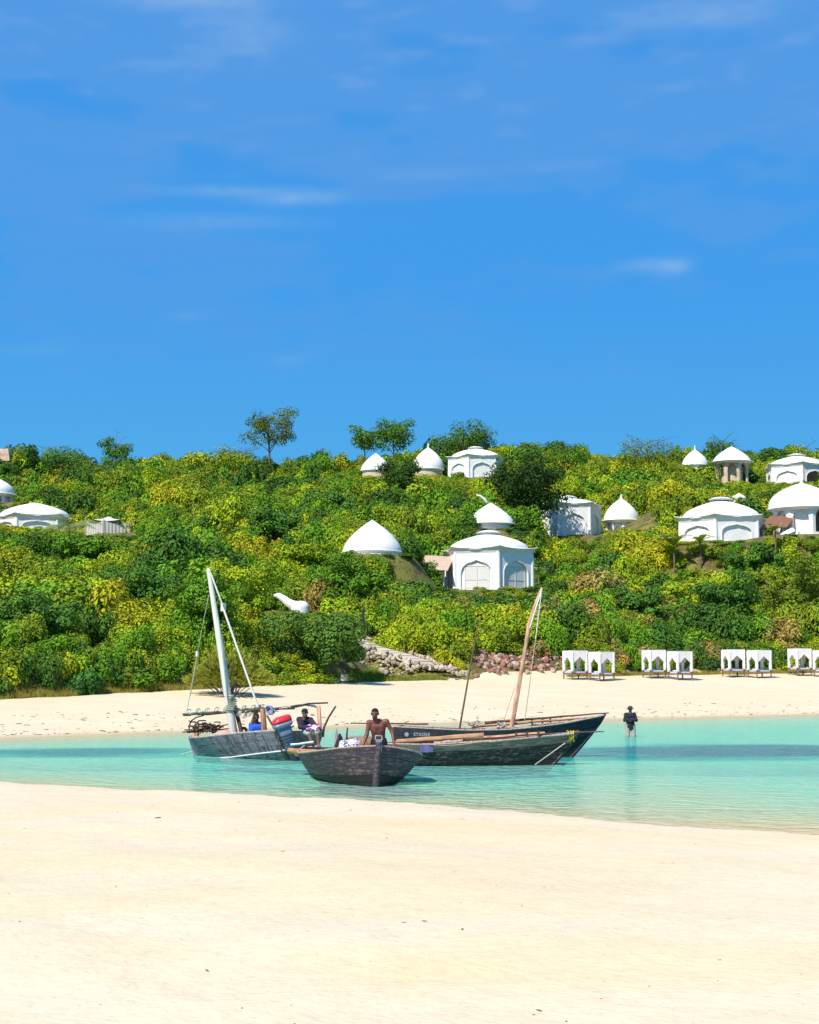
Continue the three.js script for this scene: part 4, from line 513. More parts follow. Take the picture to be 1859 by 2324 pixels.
// dhow with the name, behind
const named = boatAt('wooden_boat', 'dark blue dhow with white lettering and bent wooden mast', V(2.73, 0, -49.2), -0.02);
{
  const h = hullOf(named, { L: 6.45, keelL: 5.1, x0: -3.2, breadth: [[0, 0.5], [0.2, 0.78], [0.5, 0.9], [0.75, 0.7], [0.9, 0.34], [1, 0.03]], sheer: [[0, 0.92], [0.35, 0.82], [0.56, 0.85], [0.81, 1.03], [1, 1.26]], keel: [[0, -0.2], [0.5, -0.28], [1, -0.25]], strakes: 6, tarred: 4, mat: M_name, floor: 0.3, thwarts: [0.15, 0.35, 0.56, 0.75], rail: 0.038, pb: 0.75 });
  const L = local(named);
  const m = [[1156, 1668], [1163, 1640], [1178, 1555], [1194, 1462], [1200, 1425], [1212, 1385], [1224, 1350], [1231, 1334]].map(([x, y]) => L(x, y, 49.2));
  mesh('mast', tube(m, [0.075, 0.073, 0.068, 0.062, 0.078, 0.07, 0.06, 0.045], 10), M_pink, named);
  mesh('spare_pole', tube([L(1042, 1660, 48.8), L(1062, 1545, 48.8), L(1087, 1404, 48.8)], [0.032, 0.02], 7), M_greypole, named);
  rope(named, 'halyard', L(1230, 1338, 49.1), L(1203, 1425, 49.1), 0.03, 0, M_mast); rope(named, 'halyard', L(1229, 1345, 49.0), L(1216, 1450, 49), 0.02, 0, M_mast); rope(named, 'halyard', L(1216, 1450, 49), L(1191, 1634, 49), 0.014); rope(named, 'halyard', L(1168, 1560, 49.3), L(1142, 1640, 49.6), 0.009); rope(named, 'halyard', L(1186, 1530, 49.1), L(1170, 1620, 49.1), 0.01);
  mesh('spar', tube(wob(L(1100, 1641, 49.6), L(1382, 1618, 49.4), 8, 0.012, 9), [0.05, 0.018], 7), M_greypole, named); mesh('spar', tube(wob(L(1070, 1650, 49.3), L(1350, 1627, 49.2), 8, 0.012, 10), [0.045, 0.03], 7), M_pole, named); mesh('spar', tube(wob(L(1080, 1656, 49.0), L(1255, 1647, 48.9), 5, 0.01, 11), 0.03, 6), M_rail, named); mesh('spar', tube(wob(L(1276, 1642, 49.2), L(1330, 1628, 49.2), 3, 0.01, 12), 0.035, 6), M_rail, named);
  mesh('oar', tube(wob(L(796, 1641, 50.0), L(972, 1643, 49.6), 6, 0.012, 13), [0.02, 0.03], 6), M_greypole, named);
  for (const [px, py] of [[1208, 1640], [1231, 1636], [1249, 1634], [1136, 1644]]) mesh('cleat', boxUV(box(0.06, 0.16, 0.06).translate(L(px, py, 49.5).x, L(px, py, 49.5).y, L(px, py, 49.5).z)), M_darkrope, named);
  for (let q = 0; q < 3; q++) { const pts = [], c = L(1068 + q * 8, 1652, 48.9); for (let i = 0; i < 46; i++) { const a = i * 0.5; pts.push(c.clone().add(V(Math.cos(a) * (0.2 - q * 0.03), 0.06 + Math.abs(Math.sin(a * 0.5 + q)) * 0.14, Math.sin(a) * 0.16))); } mesh('rope_coil', tube(pts, 0.02, 5), M_rope, named); }
  { const pts = [], c = L(1138, 1652, 49.0); for (let i = 0; i < 30; i++) pts.push(c.clone().add(V(Math.sin(i * 1.9) * 0.13, 0.08 + Math.cos(i * 2.3) * 0.09, Math.cos(i * 1.3) * 0.1))); mesh('rope_coil', tube(pts, 0.02, 5), M_rope, named); }
  const font = await new FontLoader().loadAsync('fonts/droid/droid_sans_bold.typeface.json'), white = std({ color: lin(160, 156, 168) });
  const tg = new TextGeometry('STASNE', { font, size: 0.105, depth: 0.012, curveSegments: 3 }); tg.computeBoundingBox(); tg.translate(-tg.boundingBox.max.x / 2, -0.05, 0);
  const q = L(957, 1657, 48.4), z = (s, v) => h.pt(s, v, 1).z + 0.036, at2 = (x) => { let s = 0; for (let t = 0; t < 1; t += 0.005) if (h.pt(t, 0.86, 1).x < x) s = t; return s; }, s0 = at2(q.x), sl = Math.atan2(h.pt(s0 + 0.04, 0.86, 1).z - h.pt(s0 - 0.04, 0.86, 1).z, h.pt(s0 + 0.04, 0.86, 1).x - h.pt(s0 - 0.04, 0.86, 1).x), tilt = Math.atan2(h.pt(s0, 0.95, 1).z - h.pt(s0, 0.75, 1).z, h.pt(s0, 0.95, 1).y - h.pt(s0, 0.75, 1).y), yy = h.pt(s0, 0.84, 1).y;
  const set = (o, x) => { o.position.set(x, yy, h.pt(at2(x), 0.84, 1).z + 0.034); o.rotation.set(-tilt * -1, -sl, 0, 'YXZ'); };
  set(mesh('lettering', boxUV(tg), white, named), q.x); const e = new THREE.CylinderGeometry(0.065, 0.065, 0.014, 20); e.rotateX(Math.PI / 2); set(mesh('emblem', boxUV(e), white, named), q.x - 0.46);
}
// ---------------------------------------------------------------- people
/** surface round tapered bones [a, ra, b, rb], joined softly */
function flesh(bones, cell, k = 0.02) {
  const lo = V(1e9, 1e9, 1e9), hi = V(-1e9, -1e9, -1e9);
  for (const [a, ra, b, rb] of bones) { lo.min(a.clone().subScalar(ra)).min(b.clone().subScalar(rb)); hi.max(a.clone().addScalar(ra)).max(b.clone().addScalar(rb)); }
  const pad = cell * 3 + k, size = Math.max(hi.x - lo.x, hi.y - lo.y, hi.z - lo.z) + pad * 2, res = Math.ceil(size / cell), mid = lo.clone().add(hi).multiplyScalar(0.5), c = size / res, o = mid.clone().subScalar(size / 2);
  const mc = new MarchingCubes(res, new THREE.MeshStandardMaterial(), false, false, 90000), f = new Float32Array(res * res * res).fill(9), reach = k * 2 + c * 3, ab = V(), p = V();
  for (const [a, ra, b, rb] of bones) {
    ab.subVectors(b, a); const l2 = Math.max(1e-9, ab.lengthSq()), R = Math.max(ra, rb) + reach, i0 = (ax) => Math.max(0, Math.floor((Math.min(a[ax], b[ax]) - R - o[ax]) / c)), i1 = (ax) => Math.min(res - 1, Math.ceil((Math.max(a[ax], b[ax]) + R - o[ax]) / c));
    const x0 = i0('x'), x1 = i1('x'), y0 = i0('y'), y1 = i1('y'), z0 = i0('z'), z1 = i1('z');
    for (let z = z0; z <= z1; z++) for (let y = y0; y <= y1; y++) for (let x = x0; x <= x1; x++) { p.set(o.x + x * c - a.x, o.y + y * c - a.y, o.z + z * c - a.z); const t = Math.min(1, Math.max(0, p.dot(ab) / l2)), dx = p.x - ab.x * t, dy = p.y - ab.y * t, dz = p.z - ab.z * t, d = Math.sqrt(dx * dx + dy * dy + dz * dz) - (ra + (rb - ra) * t), q = z * res * res + y * res + x, e = f[q], h = Math.max(0, k - Math.abs(d - e)) / k; f[q] = Math.min(d, e) - h * h * k * 0.25; }
  }
  for (let i = 0; i < f.length; i++) mc.field[i] = -f[i];
  mc.isolation = 0; mc.update();
  const n = mc.count, pos = mc.positionArray.slice(0, n * 3), nor = mc.normalArray.slice(0, n * 3);
  for (let i = 0; i < n; i++) { pos[i * 3] = mid.x + pos[i * 3] * size / 2; pos[i * 3 + 1] = mid.y + pos[i * 3 + 1] * size / 2; pos[i * 3 + 2] = mid.z + pos[i * 3 + 2] * size / 2; const l = Math.hypot(nor[i * 3], nor[i * 3 + 1], nor[i * 3 + 2]) || 1; nor[i * 3] /= l; nor[i * 3 + 1] /= l; nor[i * 3 + 2] /= l; }
  const g = new THREE.BufferGeometry(); g.setAttribute('position', new THREE.BufferAttribute(pos, 3)); g.setAttribute('normal', new THREE.BufferAttribute(nor, 3)); return g;
}
function headGeo(at0, M) { // chin at 0, crown 0.235, face towards +z
  const q = (x, y, z) => V(x, y, z), B = [[q(0, 0.145, -0.035), 0.083, q(0, 0.15, 0.012), 0.08], [q(0, 0.1, 0.02), 0.066, q(0, 0.05, 0.04), 0.05], [q(-0.03, 0.04, 0.035), 0.03, q(0.03, 0.04, 0.035), 0.03], [q(0, 0.125, 0.088), 0.011, q(0, 0.09, 0.105), 0.016], [q(-0.018, 0.088, 0.092), 0.01, q(0.018, 0.088, 0.092), 0.01], [q(-0.022, 0.057, 0.084), 0.011, q(0.022, 0.057, 0.084), 0.011], [q(-0.085, 0.125, -0.01), 0.015, q(-0.083, 0.095, -0.005), 0.011], [q(0.085, 0.125, -0.01), 0.015, q(0.083, 0.095, -0.005), 0.011], [q(-0.05, 0.138, 0.068), 0.016, q(0.05, 0.138, 0.068), 0.016], [q(0, 0.05, -0.03), 0.055, q(0, -0.06, -0.045), 0.055]];
  const g = flesh(B, 0.0055, 0.018); g.applyMatrix4(M); return g;
}
const headExtras = { hair: () => flesh([[V(0, 0.158, -0.045), 0.084, V(0, 0.168, 0.008), 0.08], [V(0, 0.11, -0.06), 0.066, V(0, 0.14, -0.06), 0.07]], 0.007, 0.02), eyes: () => merge([-1, 1].map((s) => new THREE.SphereGeometry(0.0115, 10, 8).translate(s * 0.032, 0.118, 0.081))) };
/** palm and five fingers from the wrist w along dir; out = back of the hand; thumb on side s */
function handBones(w, dir, out, s, curl) {
  const d = dir.clone().normalize(), n = out.clone().addScaledVector(d, -out.dot(d)).normalize(), a = V().crossVectors(d, n).multiplyScalar(s), P = (f, l, u) => w.clone().addScaledVector(d, f).addScaledVector(a, l).addScaledVector(n, u), B = [[P(0, 0, 0), 0.024, P(0.04, 0.012, 0), 0.024], [P(0.03, -0.018, 0), 0.018, P(0.085, -0.028, 0), 0.014], [P(0.03, 0.02, 0), 0.018, P(0.09, 0.026, 0), 0.014], [P(0.05, 0, 0), 0.018, P(0.09, 0, 0), 0.014]];
  [[0.027, 0.072], [0.009, 0.08], [-0.01, 0.074], [-0.028, 0.058]].forEach(([l, len]) => { const k = P(0.09, l, 0), m = k.clone().addScaledVector(d, len * 0.5 * Math.cos(curl)).addScaledVector(n, -len * 0.5 * Math.sin(curl)), t = m.clone().addScaledVector(d, len * 0.5 * Math.cos(curl * 2)).addScaledVector(n, -len * 0.5 * Math.sin(curl * 2)); B.push([k, 0.0095, m, 0.0085], [m, 0.0085, t, 0.007]); });
  const t0 = P(0.025, 0.026, -0.004), t1 = P(0.055, 0.05, -0.014), t2 = P(0.085, 0.056, -0.022); B.push([t0, 0.014, t1, 0.0105], [t1, 0.0105, t2, 0.008]); return B;
}
const lookM = (pos, yaw, pitch = 0, roll = 0) => new THREE.Matrix4().compose(pos, new THREE.Quaternion().setFromEuler(new THREE.Euler(pitch, yaw, roll, 'YXZ')), V(1, 1, 1));
function person(label, group, J, { skin, yaw = 0, headYaw = 0, headPitch = 0, hands = true, bulk = 1, curl = 0.5 }) {
  const t = thing('person', label, 'person', J.origin); const o = (p) => p.clone().sub(J.origin);
  const q = {}; for (const k of Object.keys(J)) if (J[k].isVector3) q[k] = o(J[k]);
  const side = V(Math.cos(yaw), 0, -Math.sin(yaw)), fwd = V(Math.sin(yaw), 0, Math.cos(yaw)), w = (p, x, f = 0, y = 0) => p.clone().addScaledVector(side, x).addScaledVector(fwd, f).add(V(0, y, 0)), b = bulk;
  const B = [[w(q.pelvis, -0.07), 0.105 * b, w(q.pelvis, 0.07), 0.105 * b], [w(q.pelvis, -0.045, 0, 0.08), 0.095 * b, w(q.chest, -0.07, 0, -0.06), 0.105 * b], [w(q.pelvis, 0.045, 0, 0.08), 0.095 * b, w(q.chest, 0.07, 0, -0.06), 0.105 * b], [w(q.chest, -0.085, 0, 0.03), 0.1 * b, w(q.chest, 0.085, 0, 0.03), 0.1 * b], [w(q.chest, -0.07, 0.06, 0.02), 0.05, w(q.chest, 0.07, 0.06, 0.02), 0.05], [q.shL, 0.058, q.shR, 0.058], [q.shL, 0.058 * b, q.elL, 0.042 * b], [q.elL, 0.042 * b, q.wrL, 0.028], [q.shR, 0.058 * b, q.elR, 0.042 * b], [q.elR, 0.042 * b, q.wrR, 0.028], [q.chest.clone().add(V(0, 0.12, 0)), 0.075, q.neck, 0.055], [q.hipL, 0.088 * b, q.knL, 0.06], [q.knL, 0.06, q.anL, 0.04], [q.hipR, 0.088 * b, q.knR, 0.06], [q.knR, 0.06, q.anR, 0.04], [q.anL, 0.04, w(q.anL, -0.01, 0.15, -0.045), 0.028], [q.anR, 0.04, w(q.anR, 0.01, 0.15, -0.045), 0.028], [w(q.neck, 0, -0.01), 0.053, q.head.clone().add(V(0, 0.02, 0)), 0.05]];
  const HM = lookM(q.head, headYaw, headPitch), geos = [flesh(B, 0.013, 0.045), headGeo(null, HM)];
  if (hands) { geos.push(flesh(handBones(q.wrL, J.dirL || V(0, -1, 0.2), J.outL || fwd, 1, curl), 0.0042, 0.006), flesh(handBones(q.wrR, J.dirR || V(0, -1, 0.2), J.outR || fwd, -1, curl), 0.0042, 0.006)); }
  mesh('body', merge(geos), std({ color: skin, roughness: 0.55 }), t);
  mesh('eyes', headExtras.eyes().applyMatrix4(HM), std({ color: lin(40, 30, 28), roughness: 0.3 }), t);
  return { t, q, w, HM, B, side, fwd };
}
const cloth = (rgb, o) => std({ color: lin(...rgb), roughness: 0.95, ...o });
const grow = (B, d) => B.map(([a, ra, b, rb]) => [a, ra + d, b, rb + d]);
{ // the man standing in the bow, hands on the gunwales
  const D = 37.0, A = (x, y, d = D) => at(x, y, d), J = { origin: A(857, 1782, D).setY(0.08) };
  Object.assign(J, { pelvis: A(860, 1686, 37.05), chest: A(858, 1650, 36.98), neck: A(853, 1637, 36.92), head: A(851, 1631.5, 36.86), shL: A(838, 1640, 36.95), shR: A(877, 1638, 36.95), elL: A(832, 1668, 36.9), wrL: A(825, 1690, 36.75), elR: A(890, 1660, 36.95), wrR: A(894, 1687, 36.8), hipL: A(852, 1690, 37.05), hipR: A(869, 1690, 37.05), anL: V(), knL: V(), anR: V(), knR: V() });
  J.anL = V(J.hipL.x - 0.03, 0.14, J.hipL.z - 0.02); J.anR = V(J.hipR.x + 0.03, 0.14, J.hipR.z - 0.02); J.knL = J.hipL.clone().lerp(J.anL, 0.48).add(V(0, 0, 0.05)); J.knR = J.hipR.clone().lerp(J.anR, 0.48).add(V(0, 0, 0.05));
  J.dirL = V(-0.25, -0.9, 0.4); J.dirR = V(0.1, -0.9, 0.4); J.outL = V(0, 0.3, 1); J.outR = V(0, 0.3, 1);
  const P = person('bare chested person in dark trousers leaning on both gunwales of the bow', null, J, { skin: new THREE.Color().setRGB(0.17, 0.054, 0.036), headPitch: 0.1, headYaw: -0.05, bulk: 1.0 });
  mesh('hair', headExtras.hair().applyMatrix4(P.HM), cloth([22, 18, 18]), P.t);
  const q = P.q; mesh('trousers', flesh(grow([[P.w(q.pelvis, -0.07, 0, 0.04), 0.1, P.w(q.pelvis, 0.07, 0, 0.04), 0.1], [q.hipL, 0.09, q.knL, 0.068], [q.hipR, 0.09, q.knR, 0.068], [q.knL, 0.068, q.anL, 0.06], [q.knR, 0.068, q.anR, 0.06]], 0.018), 0.013, 0.04), cloth([34, 34, 44]), P.t);
}
{ // the wading person with folded arms
  const D = 65.2, J = { origin: V(at(1431, 1670, D).x, 0, -D) }, o = J.origin; J.origin = V(o.x, ground(o.x, D), -D); const y = (h) => h - 0.02, W = (x, h, z = 0) => V(o.x + x, y(h), -D + z);
  Object.assign(J, { pelvis: W(0, 0.5), chest: W(0, 0.84, 0.02), neck: W(0, 0.98, 0.02), head: W(0, 1.02, 0.03), shL: W(-0.175, 0.92), shR: W(0.175, 0.92), elL: W(-0.235, 0.69, 0.07), wrL: W(-0.03, 0.72, 0.2), elR: W(0.235, 0.69, 0.07), wrR: W(0.05, 0.69, 0.2), hipL: W(-0.1, 0.47), hipR: W(0.1, 0.47), knL: W(-0.13, 0.08, 0.03), knR: W(0.12, 0.08, 0.03), anL: W(-0.14, J.origin.y + 0.09, 0), anR: W(0.13, J.origin.y + 0.09, 0), dirL: V(1, 0.1, 0.1), dirR: V(-1, -0.1, 0.1), outL: V(0, 0.2, 1), outR: V(0, 0.2, 1) });
  const P = person('person in black top, pale trousers and brimmed hat wading with folded arms', null, J, { skin: new THREE.Color().setRGB(0.09, 0.045, 0.03), bulk: 1.05 }), q = P.q;
  mesh('shirt', flesh(grow([...P.B.slice(0, 6), [q.shL, 0.058, q.elL, 0.05], [q.elL, 0.05, q.wrL, 0.035], [q.shR, 0.058, q.elR, 0.05], [q.elR, 0.05, q.wrR, 0.035], [q.pelvis, 0.12, P.w(q.pelvis, 0.05, 0.02, -0.14), 0.1], [q.pelvis, 0.12, P.w(q.pelvis, -0.06, 0.02, -0.08), 0.1]], 0.012), 0.014, 0.04), cloth([30, 32, 46]), P.t);
  mesh('trousers', flesh(grow([[P.w(q.pelvis, -0.07), 0.1, P.w(q.pelvis, 0.07), 0.1], [q.hipL, 0.09, q.knL, 0.08], [q.hipR, 0.09, q.knR, 0.08], [q.knL, 0.08, q.anL, 0.07], [q.knR, 0.08, q.anR, 0.07]], 0.015), 0.013, 0.04), cloth([160, 150, 140]), P.t);
  mesh('hat', boxUV(new THREE.LatheGeometry([[0.001, 0.25], [0.06, 0.245], [0.095, 0.21], [0.1, 0.165], [0.165, 0.14], [0.168, 0.148], [0.1, 0.175]].map(([r, h]) => new THREE.Vector2(r, h)), 24)).applyMatrix4(P.HM), cloth([58, 54, 44]), P.t);
}
{ // seated on the stern of the motor boat
  const A = (x, y, d) => at(x, y, d), J = { origin: A(700, 1664, 46.9) };
  Object.assign(J, { pelvis: A(699, 1657, 47.0), chest: A(693, 1638, 46.95), neck: A(691, 1630, 46.85), head: A(692, 1627.5, 46.75), shL: A(679, 1633, 46.95), shR: A(705, 1634, 46.8), elL: A(682, 1650, 46.75), wrL: A(702, 1651, 46.5), elR: A(717, 1648, 46.6), wrR: A(713, 1652, 46.4), hipL: A(693, 1660, 46.95), hipR: A(706, 1660, 46.9), knL: A(700, 1663, 46.45), knR: A(720, 1661, 46.4), anL: A(712, 1697, 46.3), anR: A(724, 1693, 46.3), dirL: V(0.8, -0.2, 0.3), dirR: V(-0.5, -0.4, 0.5), outL: V(0, 1, 0.3), outR: V(0, 1, 0.3) });
  const P = person('person in cap and sunglasses sitting on the stern with purple cloth on lap', null, J, { skin: new THREE.Color().setRGB(0.16, 0.075, 0.05), yaw: 0.4, headYaw: 0.55 }), q = P.q;
  mesh('shirt', flesh(grow([...P.B.slice(1, 6), [q.shL, 0.058, q.elL, 0.048], [q.elL, 0.048, q.wrL, 0.03], [q.shR, 0.058, q.elR, 0.048], [q.elR, 0.046, q.wrR, 0.03]], 0.018), 0.013, 0.04), cloth([44, 38, 62]), P.t);
  const lapTex = tex(128, (u, v) => { const a = tfbm(u, v, 5, 3); return a > 0.58 ? [232, 226, 236] : a > 0.5 ? [190, 40, 70] : a > 0.38 ? [116, 88, 168] : [60, 44, 96]; });
  mesh('lap_cloth', boxUV(flesh([[P.w(q.pelvis, 0.0, 0.1, 0.08), 0.12, P.w(q.knR, -0.02, 0, 0.1), 0.1], [P.w(q.knL, 0, 0, 0.07), 0.085, P.w(q.knR, 0.03, 0, 0.07), 0.09]], 0.014, 0.05), 2.2), std({ map: lapTex }), P.t);
  mesh('shorts', flesh(grow([[P.w(q.pelvis, -0.07), 0.1, P.w(q.pelvis, 0.07), 0.1], [q.hipL, 0.09, q.knL, 0.07], [q.hipR, 0.09, q.knR, 0.07]], 0.014), 0.013, 0.04), cloth([186, 176, 168]), P.t);
  mesh('cap', flesh([[V(0, 0.165, -0.035), 0.088, V(0, 0.17, 0.012), 0.085], [V(-0.03, 0.165, 0.09), 0.02, V(0.03, 0.165, 0.09), 0.02]], 0.008, 0.03).applyMatrix4(P.HM), cloth([26, 24, 30]), P.t);
  mesh('sunglasses', merge([box(0.055, 0.034, 0.02, -0.035, 0.12, 0.09), box(0.055, 0.034, 0.02, 0.035, 0.12, 0.09), box(0.02, 0.008, 0.02, 0, 0.128, 0.095)]).applyMatrix4(P.HM), std({ color: lin(20, 18, 20), roughness: 0.2 }), P.t);
}
{ // sitting low inside the motor boat behind the posts
  const A = (x, y, d) => at(x, y, d), J = { origin: A(586, 1680, 48.9) };
  Object.assign(J, { pelvis: A(586, 1676, 48.9), chest: A(584, 1651, 48.85), neck: A(583, 1641, 48.8), head: A(582, 1637, 48.75), shL: A(571, 1645, 48.85), shR: A(598, 1645, 48.85), elL: A(568, 1664, 48.7), wrL: A(578, 1678, 48.5), elR: A(600, 1665, 48.7), wrR: A(592, 1678, 48.5), hipL: A(580, 1680, 48.85), hipR: A(592, 1680, 48.85), knL: A(576, 1672, 48.4), knR: A(596, 1672, 48.4), anL: A(578, 1690, 48.3), anR: A(594, 1690, 48.3) });
  const P = person('person in bright blue shirt sitting low under the furled sail', null, J, { skin: new THREE.Color().setRGB(0.07, 0.035, 0.025), headYaw: 0.3 }), q = P.q;
  mesh('shirt', flesh(grow([...P.B.slice(0, 6), [q.shL, 0.058, q.elL, 0.048], [q.shR, 0.058, q.elR, 0.048]], 0.02), 0.014, 0.05), cloth([36, 92, 206]), P.t); mesh('hair', headExtras.hair().applyMatrix4(P.HM), cloth([20, 18, 18]), P.t);
  mesh('shorts', flesh(grow([[P.w(q.pelvis, -0.07), 0.1, P.w(q.pelvis, 0.07), 0.1], [q.hipL, 0.09, q.knL, 0.07], [q.hipR, 0.09, q.knR, 0.07]], 0.014), 0.014, 0.04), cloth([60, 58, 66]), P.t);
}
// ---------------------------------------------------------------- trees that stand out
function branchy(seed, H, spread, n, r0, lean = V(0, 0, 0), low = 0.3) { // trunk and limbs -> geometry and limb tips
  const r = rngOf(seed), top = V(lean.x * 0.6, H * 0.62, lean.z * 0.6), g = [tube([V(0, -0.4, 0), V(lean.x * 0.15, H * 0.25, 0), V(lean.x * 0.4, H * 0.45, lean.z * 0.3), top], [r0, r0 * 0.5], 8)], tips = [];
  for (let i = 0; i < n; i++) { const f = low + (0.9 - low) * i / n, s = V(lean.x * f * 0.6, H * 0.62 * f + H * 0.06, lean.z * f * 0.6), th = i * 2.4 + r() * 0.8, e = V(s.x + Math.cos(th) * spread * (0.55 + 0.45 * r()), Math.min(H * 0.97, s.y + H * (0.16 + 0.3 * r())), s.z + Math.sin(th) * spread * (0.55 + 0.45 * r())), m = s.clone().lerp(e, 0.5).add(V(0, H * 0.05, 0)); g.push(tube([s, m, e], [r0 * 0.42, r0 * 0.12], 6)); tips.push(e, m); for (let k = 0; k < 3; k++) { const u = m.clone().lerp(e, k / 3), v = u.clone().add(V((r() - 0.5) * spread * 0.7, r() * H * 0.16, (r() - 0.5) * spread * 0.7)); g.push(tube([u, v], [r0 * 0.16, r0 * 0.05], 4)); tips.push(v); } }
  tips.push(top.clone().add(V(0, H * 0.2, 0))); return { geo: merge(g), tips };
}
function tree(name, label, px, py, d, hPx, wPx, tone, { seed = 1, n = 8, lobe = 0.3, count = 2600, leaf = 0.2, trunk = 0.16, bark = barkMat, bare = 0, leanX = 0, minY = 0, flat = 0.75, mixTone = 1, low = 0.12, mound = 0 } = {}) {
  const p = name === 'slope_tree' ? hit(px, py) : at(px, py, d); d = -p.z; const sc = FOCAL / d, H = hPx / sc, S = wPx / sc / 2; const t = thing(name, label, 'tree', p, 0, 'trees standing above the scrub');
  const { geo, tips } = branchy(seed, H, S, n, trunk, V(leanX * S, 0, 0), low); mesh('trunk', geo, bark, t);
  const r = rngOf(seed + 7), L = mound ? moundLobes(seed + 9, S, H, mound) : tips.filter((q) => q.y > H * minY).filter(() => r() > bare).map((q) => [q.x, q.y, q.z, S * lobe * (0.65 + 0.7 * r())]);
  mesh('crown', leaves(seed * 3 + 1, L, count, leaf, { up: 0.5, long: 1.3, flat, fill: 0.6 }), leafMat(tone + mixTone, ...PALETTE[tone].map((v) => v * mixTone)), t); return t;
}
tree('half_bare_tree', 'half bare ridge tree with olive leaves on one side and grey twigs', 612, 1062, 300, 138, 118, 'olive', { seed: 11, n: 12, low: 0.3, lobe: 0.3, count: 4200, leaf: 0.24, trunk: 0.22, leanX: -0.1, bark: paleBark, mixTone: 0.6, bare: 0.35 });
tree('ridge_tree', 'small dense dark green tree alone on the ridge', 262, 1058, 298, 92, 78, 'dark', { mound: 12, seed: 12, n: 8, lobe: 0.36, count: 2400, leaf: 0.26, mixTone: 1.3 });
tree('ridge_tree', 'broad low bluish green tree on the ridge', 142, 1064, 298, 68, 130, 'teal', { mound: 14, seed: 13, n: 10, lobe: 0.28, count: 3000, leaf: 0.24, mixTone: 1.4 });
tree('ridge_tree', 'slim green ridge tree with thin bare trunk above a stone walled dome', 828, 1056, 300, 92, 74, 'green', { seed: 14, n: 7, lobe: 0.34, count: 2200, leaf: 0.26, minY: 0.4, low: 0.3, trunk: 0.11, mixTone: 0.75 });
tree('ridge_tree', 'taller green ridge tree with layered crown next to a slimmer one', 893, 1056, 300, 104, 92, 'green', { seed: 15, n: 11, lobe: 0.32, count: 3900, leaf: 0.26, minY: 0.3, low: 0.22, trunk: 0.14, mixTone: 0.75 });
tree('ridge_tree', 'wide dark ridge tree with branches reaching out behind the ridge villa', 1055, 1058, 300, 88, 150, 'dark', { seed: 16, n: 14, lobe: 0.24, count: 5200, leaf: 0.26, minY: 0.3, trunk: 0.2, leanX: -0.1, mixTone: 1.1 });
tree('ridge_tree', 'mottled green ridge tree beside the small spiked dome', 1470, 1058, 296, 78, 150, 'olive', { mound: 12, seed: 17, n: 10, lobe: 0.3, count: 2600, leaf: 0.24, mixTone: 0.75 });
tree('ridge_tree', 'thin greyish ridge tree between two pointed domes', 1640, 1040, 300, 62, 84, 'teal', { mound: 12, seed: 18, n: 9, lobe: 0.26, count: 1200, leaf: 0.22, bark: paleBark, mixTone: 1.5 });
tree('ridge_tree', 'bushy yellow green ridge tree behind the low domed villa', 1820, 1062, 292, 62, 110, 'lime', { mound: 12, seed: 19, n: 9, lobe: 0.32, count: 2600, leaf: 0.24, mixTone: 0.8 });
tree('ridge_tree', 'round olive tree on the ridge next to the half bare tree', 535, 1062, 300, 56, 140, 'lime', { mound: 12, seed: 20, n: 9, lobe: 0.34, count: 2800, leaf: 0.24, mixTone: 0.85 });
tree('ridge_tree', 'small green ridge tree standing up from the even scrub', 1195, 1052, 300, 56, 80, 'dark', { mound: 12, seed: 24, n: 7, lobe: 0.32, count: 1600, leaf: 0.22, mixTone: 1.5 });
tree('ridge_tree', 'low dark ridge tree with ragged top near the mottled tree', 1292, 1046, 300, 50, 100, 'green', { mound: 12, seed: 25, n: 8, lobe: 0.3, count: 2000, leaf: 0.22, mixTone: 0.8 });
tree('big_dark_tree', 'large dark green tree with black shade before the flat topped villa', 1200, 1232, 212, 190, 168, 'dark', { seed: 21, n: 18, lobe: 0.27, count: 11000, leaf: 0.24, minY: 0.24, trunk: 0.22, low: 0.2, mixTone: 0.55 });
tree('dark_trunk_tree', 'dark leafy tree with pale trunk below the ridge villa', 908, 1166, 245, 120, 104, 'dark', { seed: 22, n: 11, lobe: 0.28, count: 5600, leaf: 0.24, minY: 0.3, trunk: 0.16, bark: paleBark, mixTone: 0.6 });
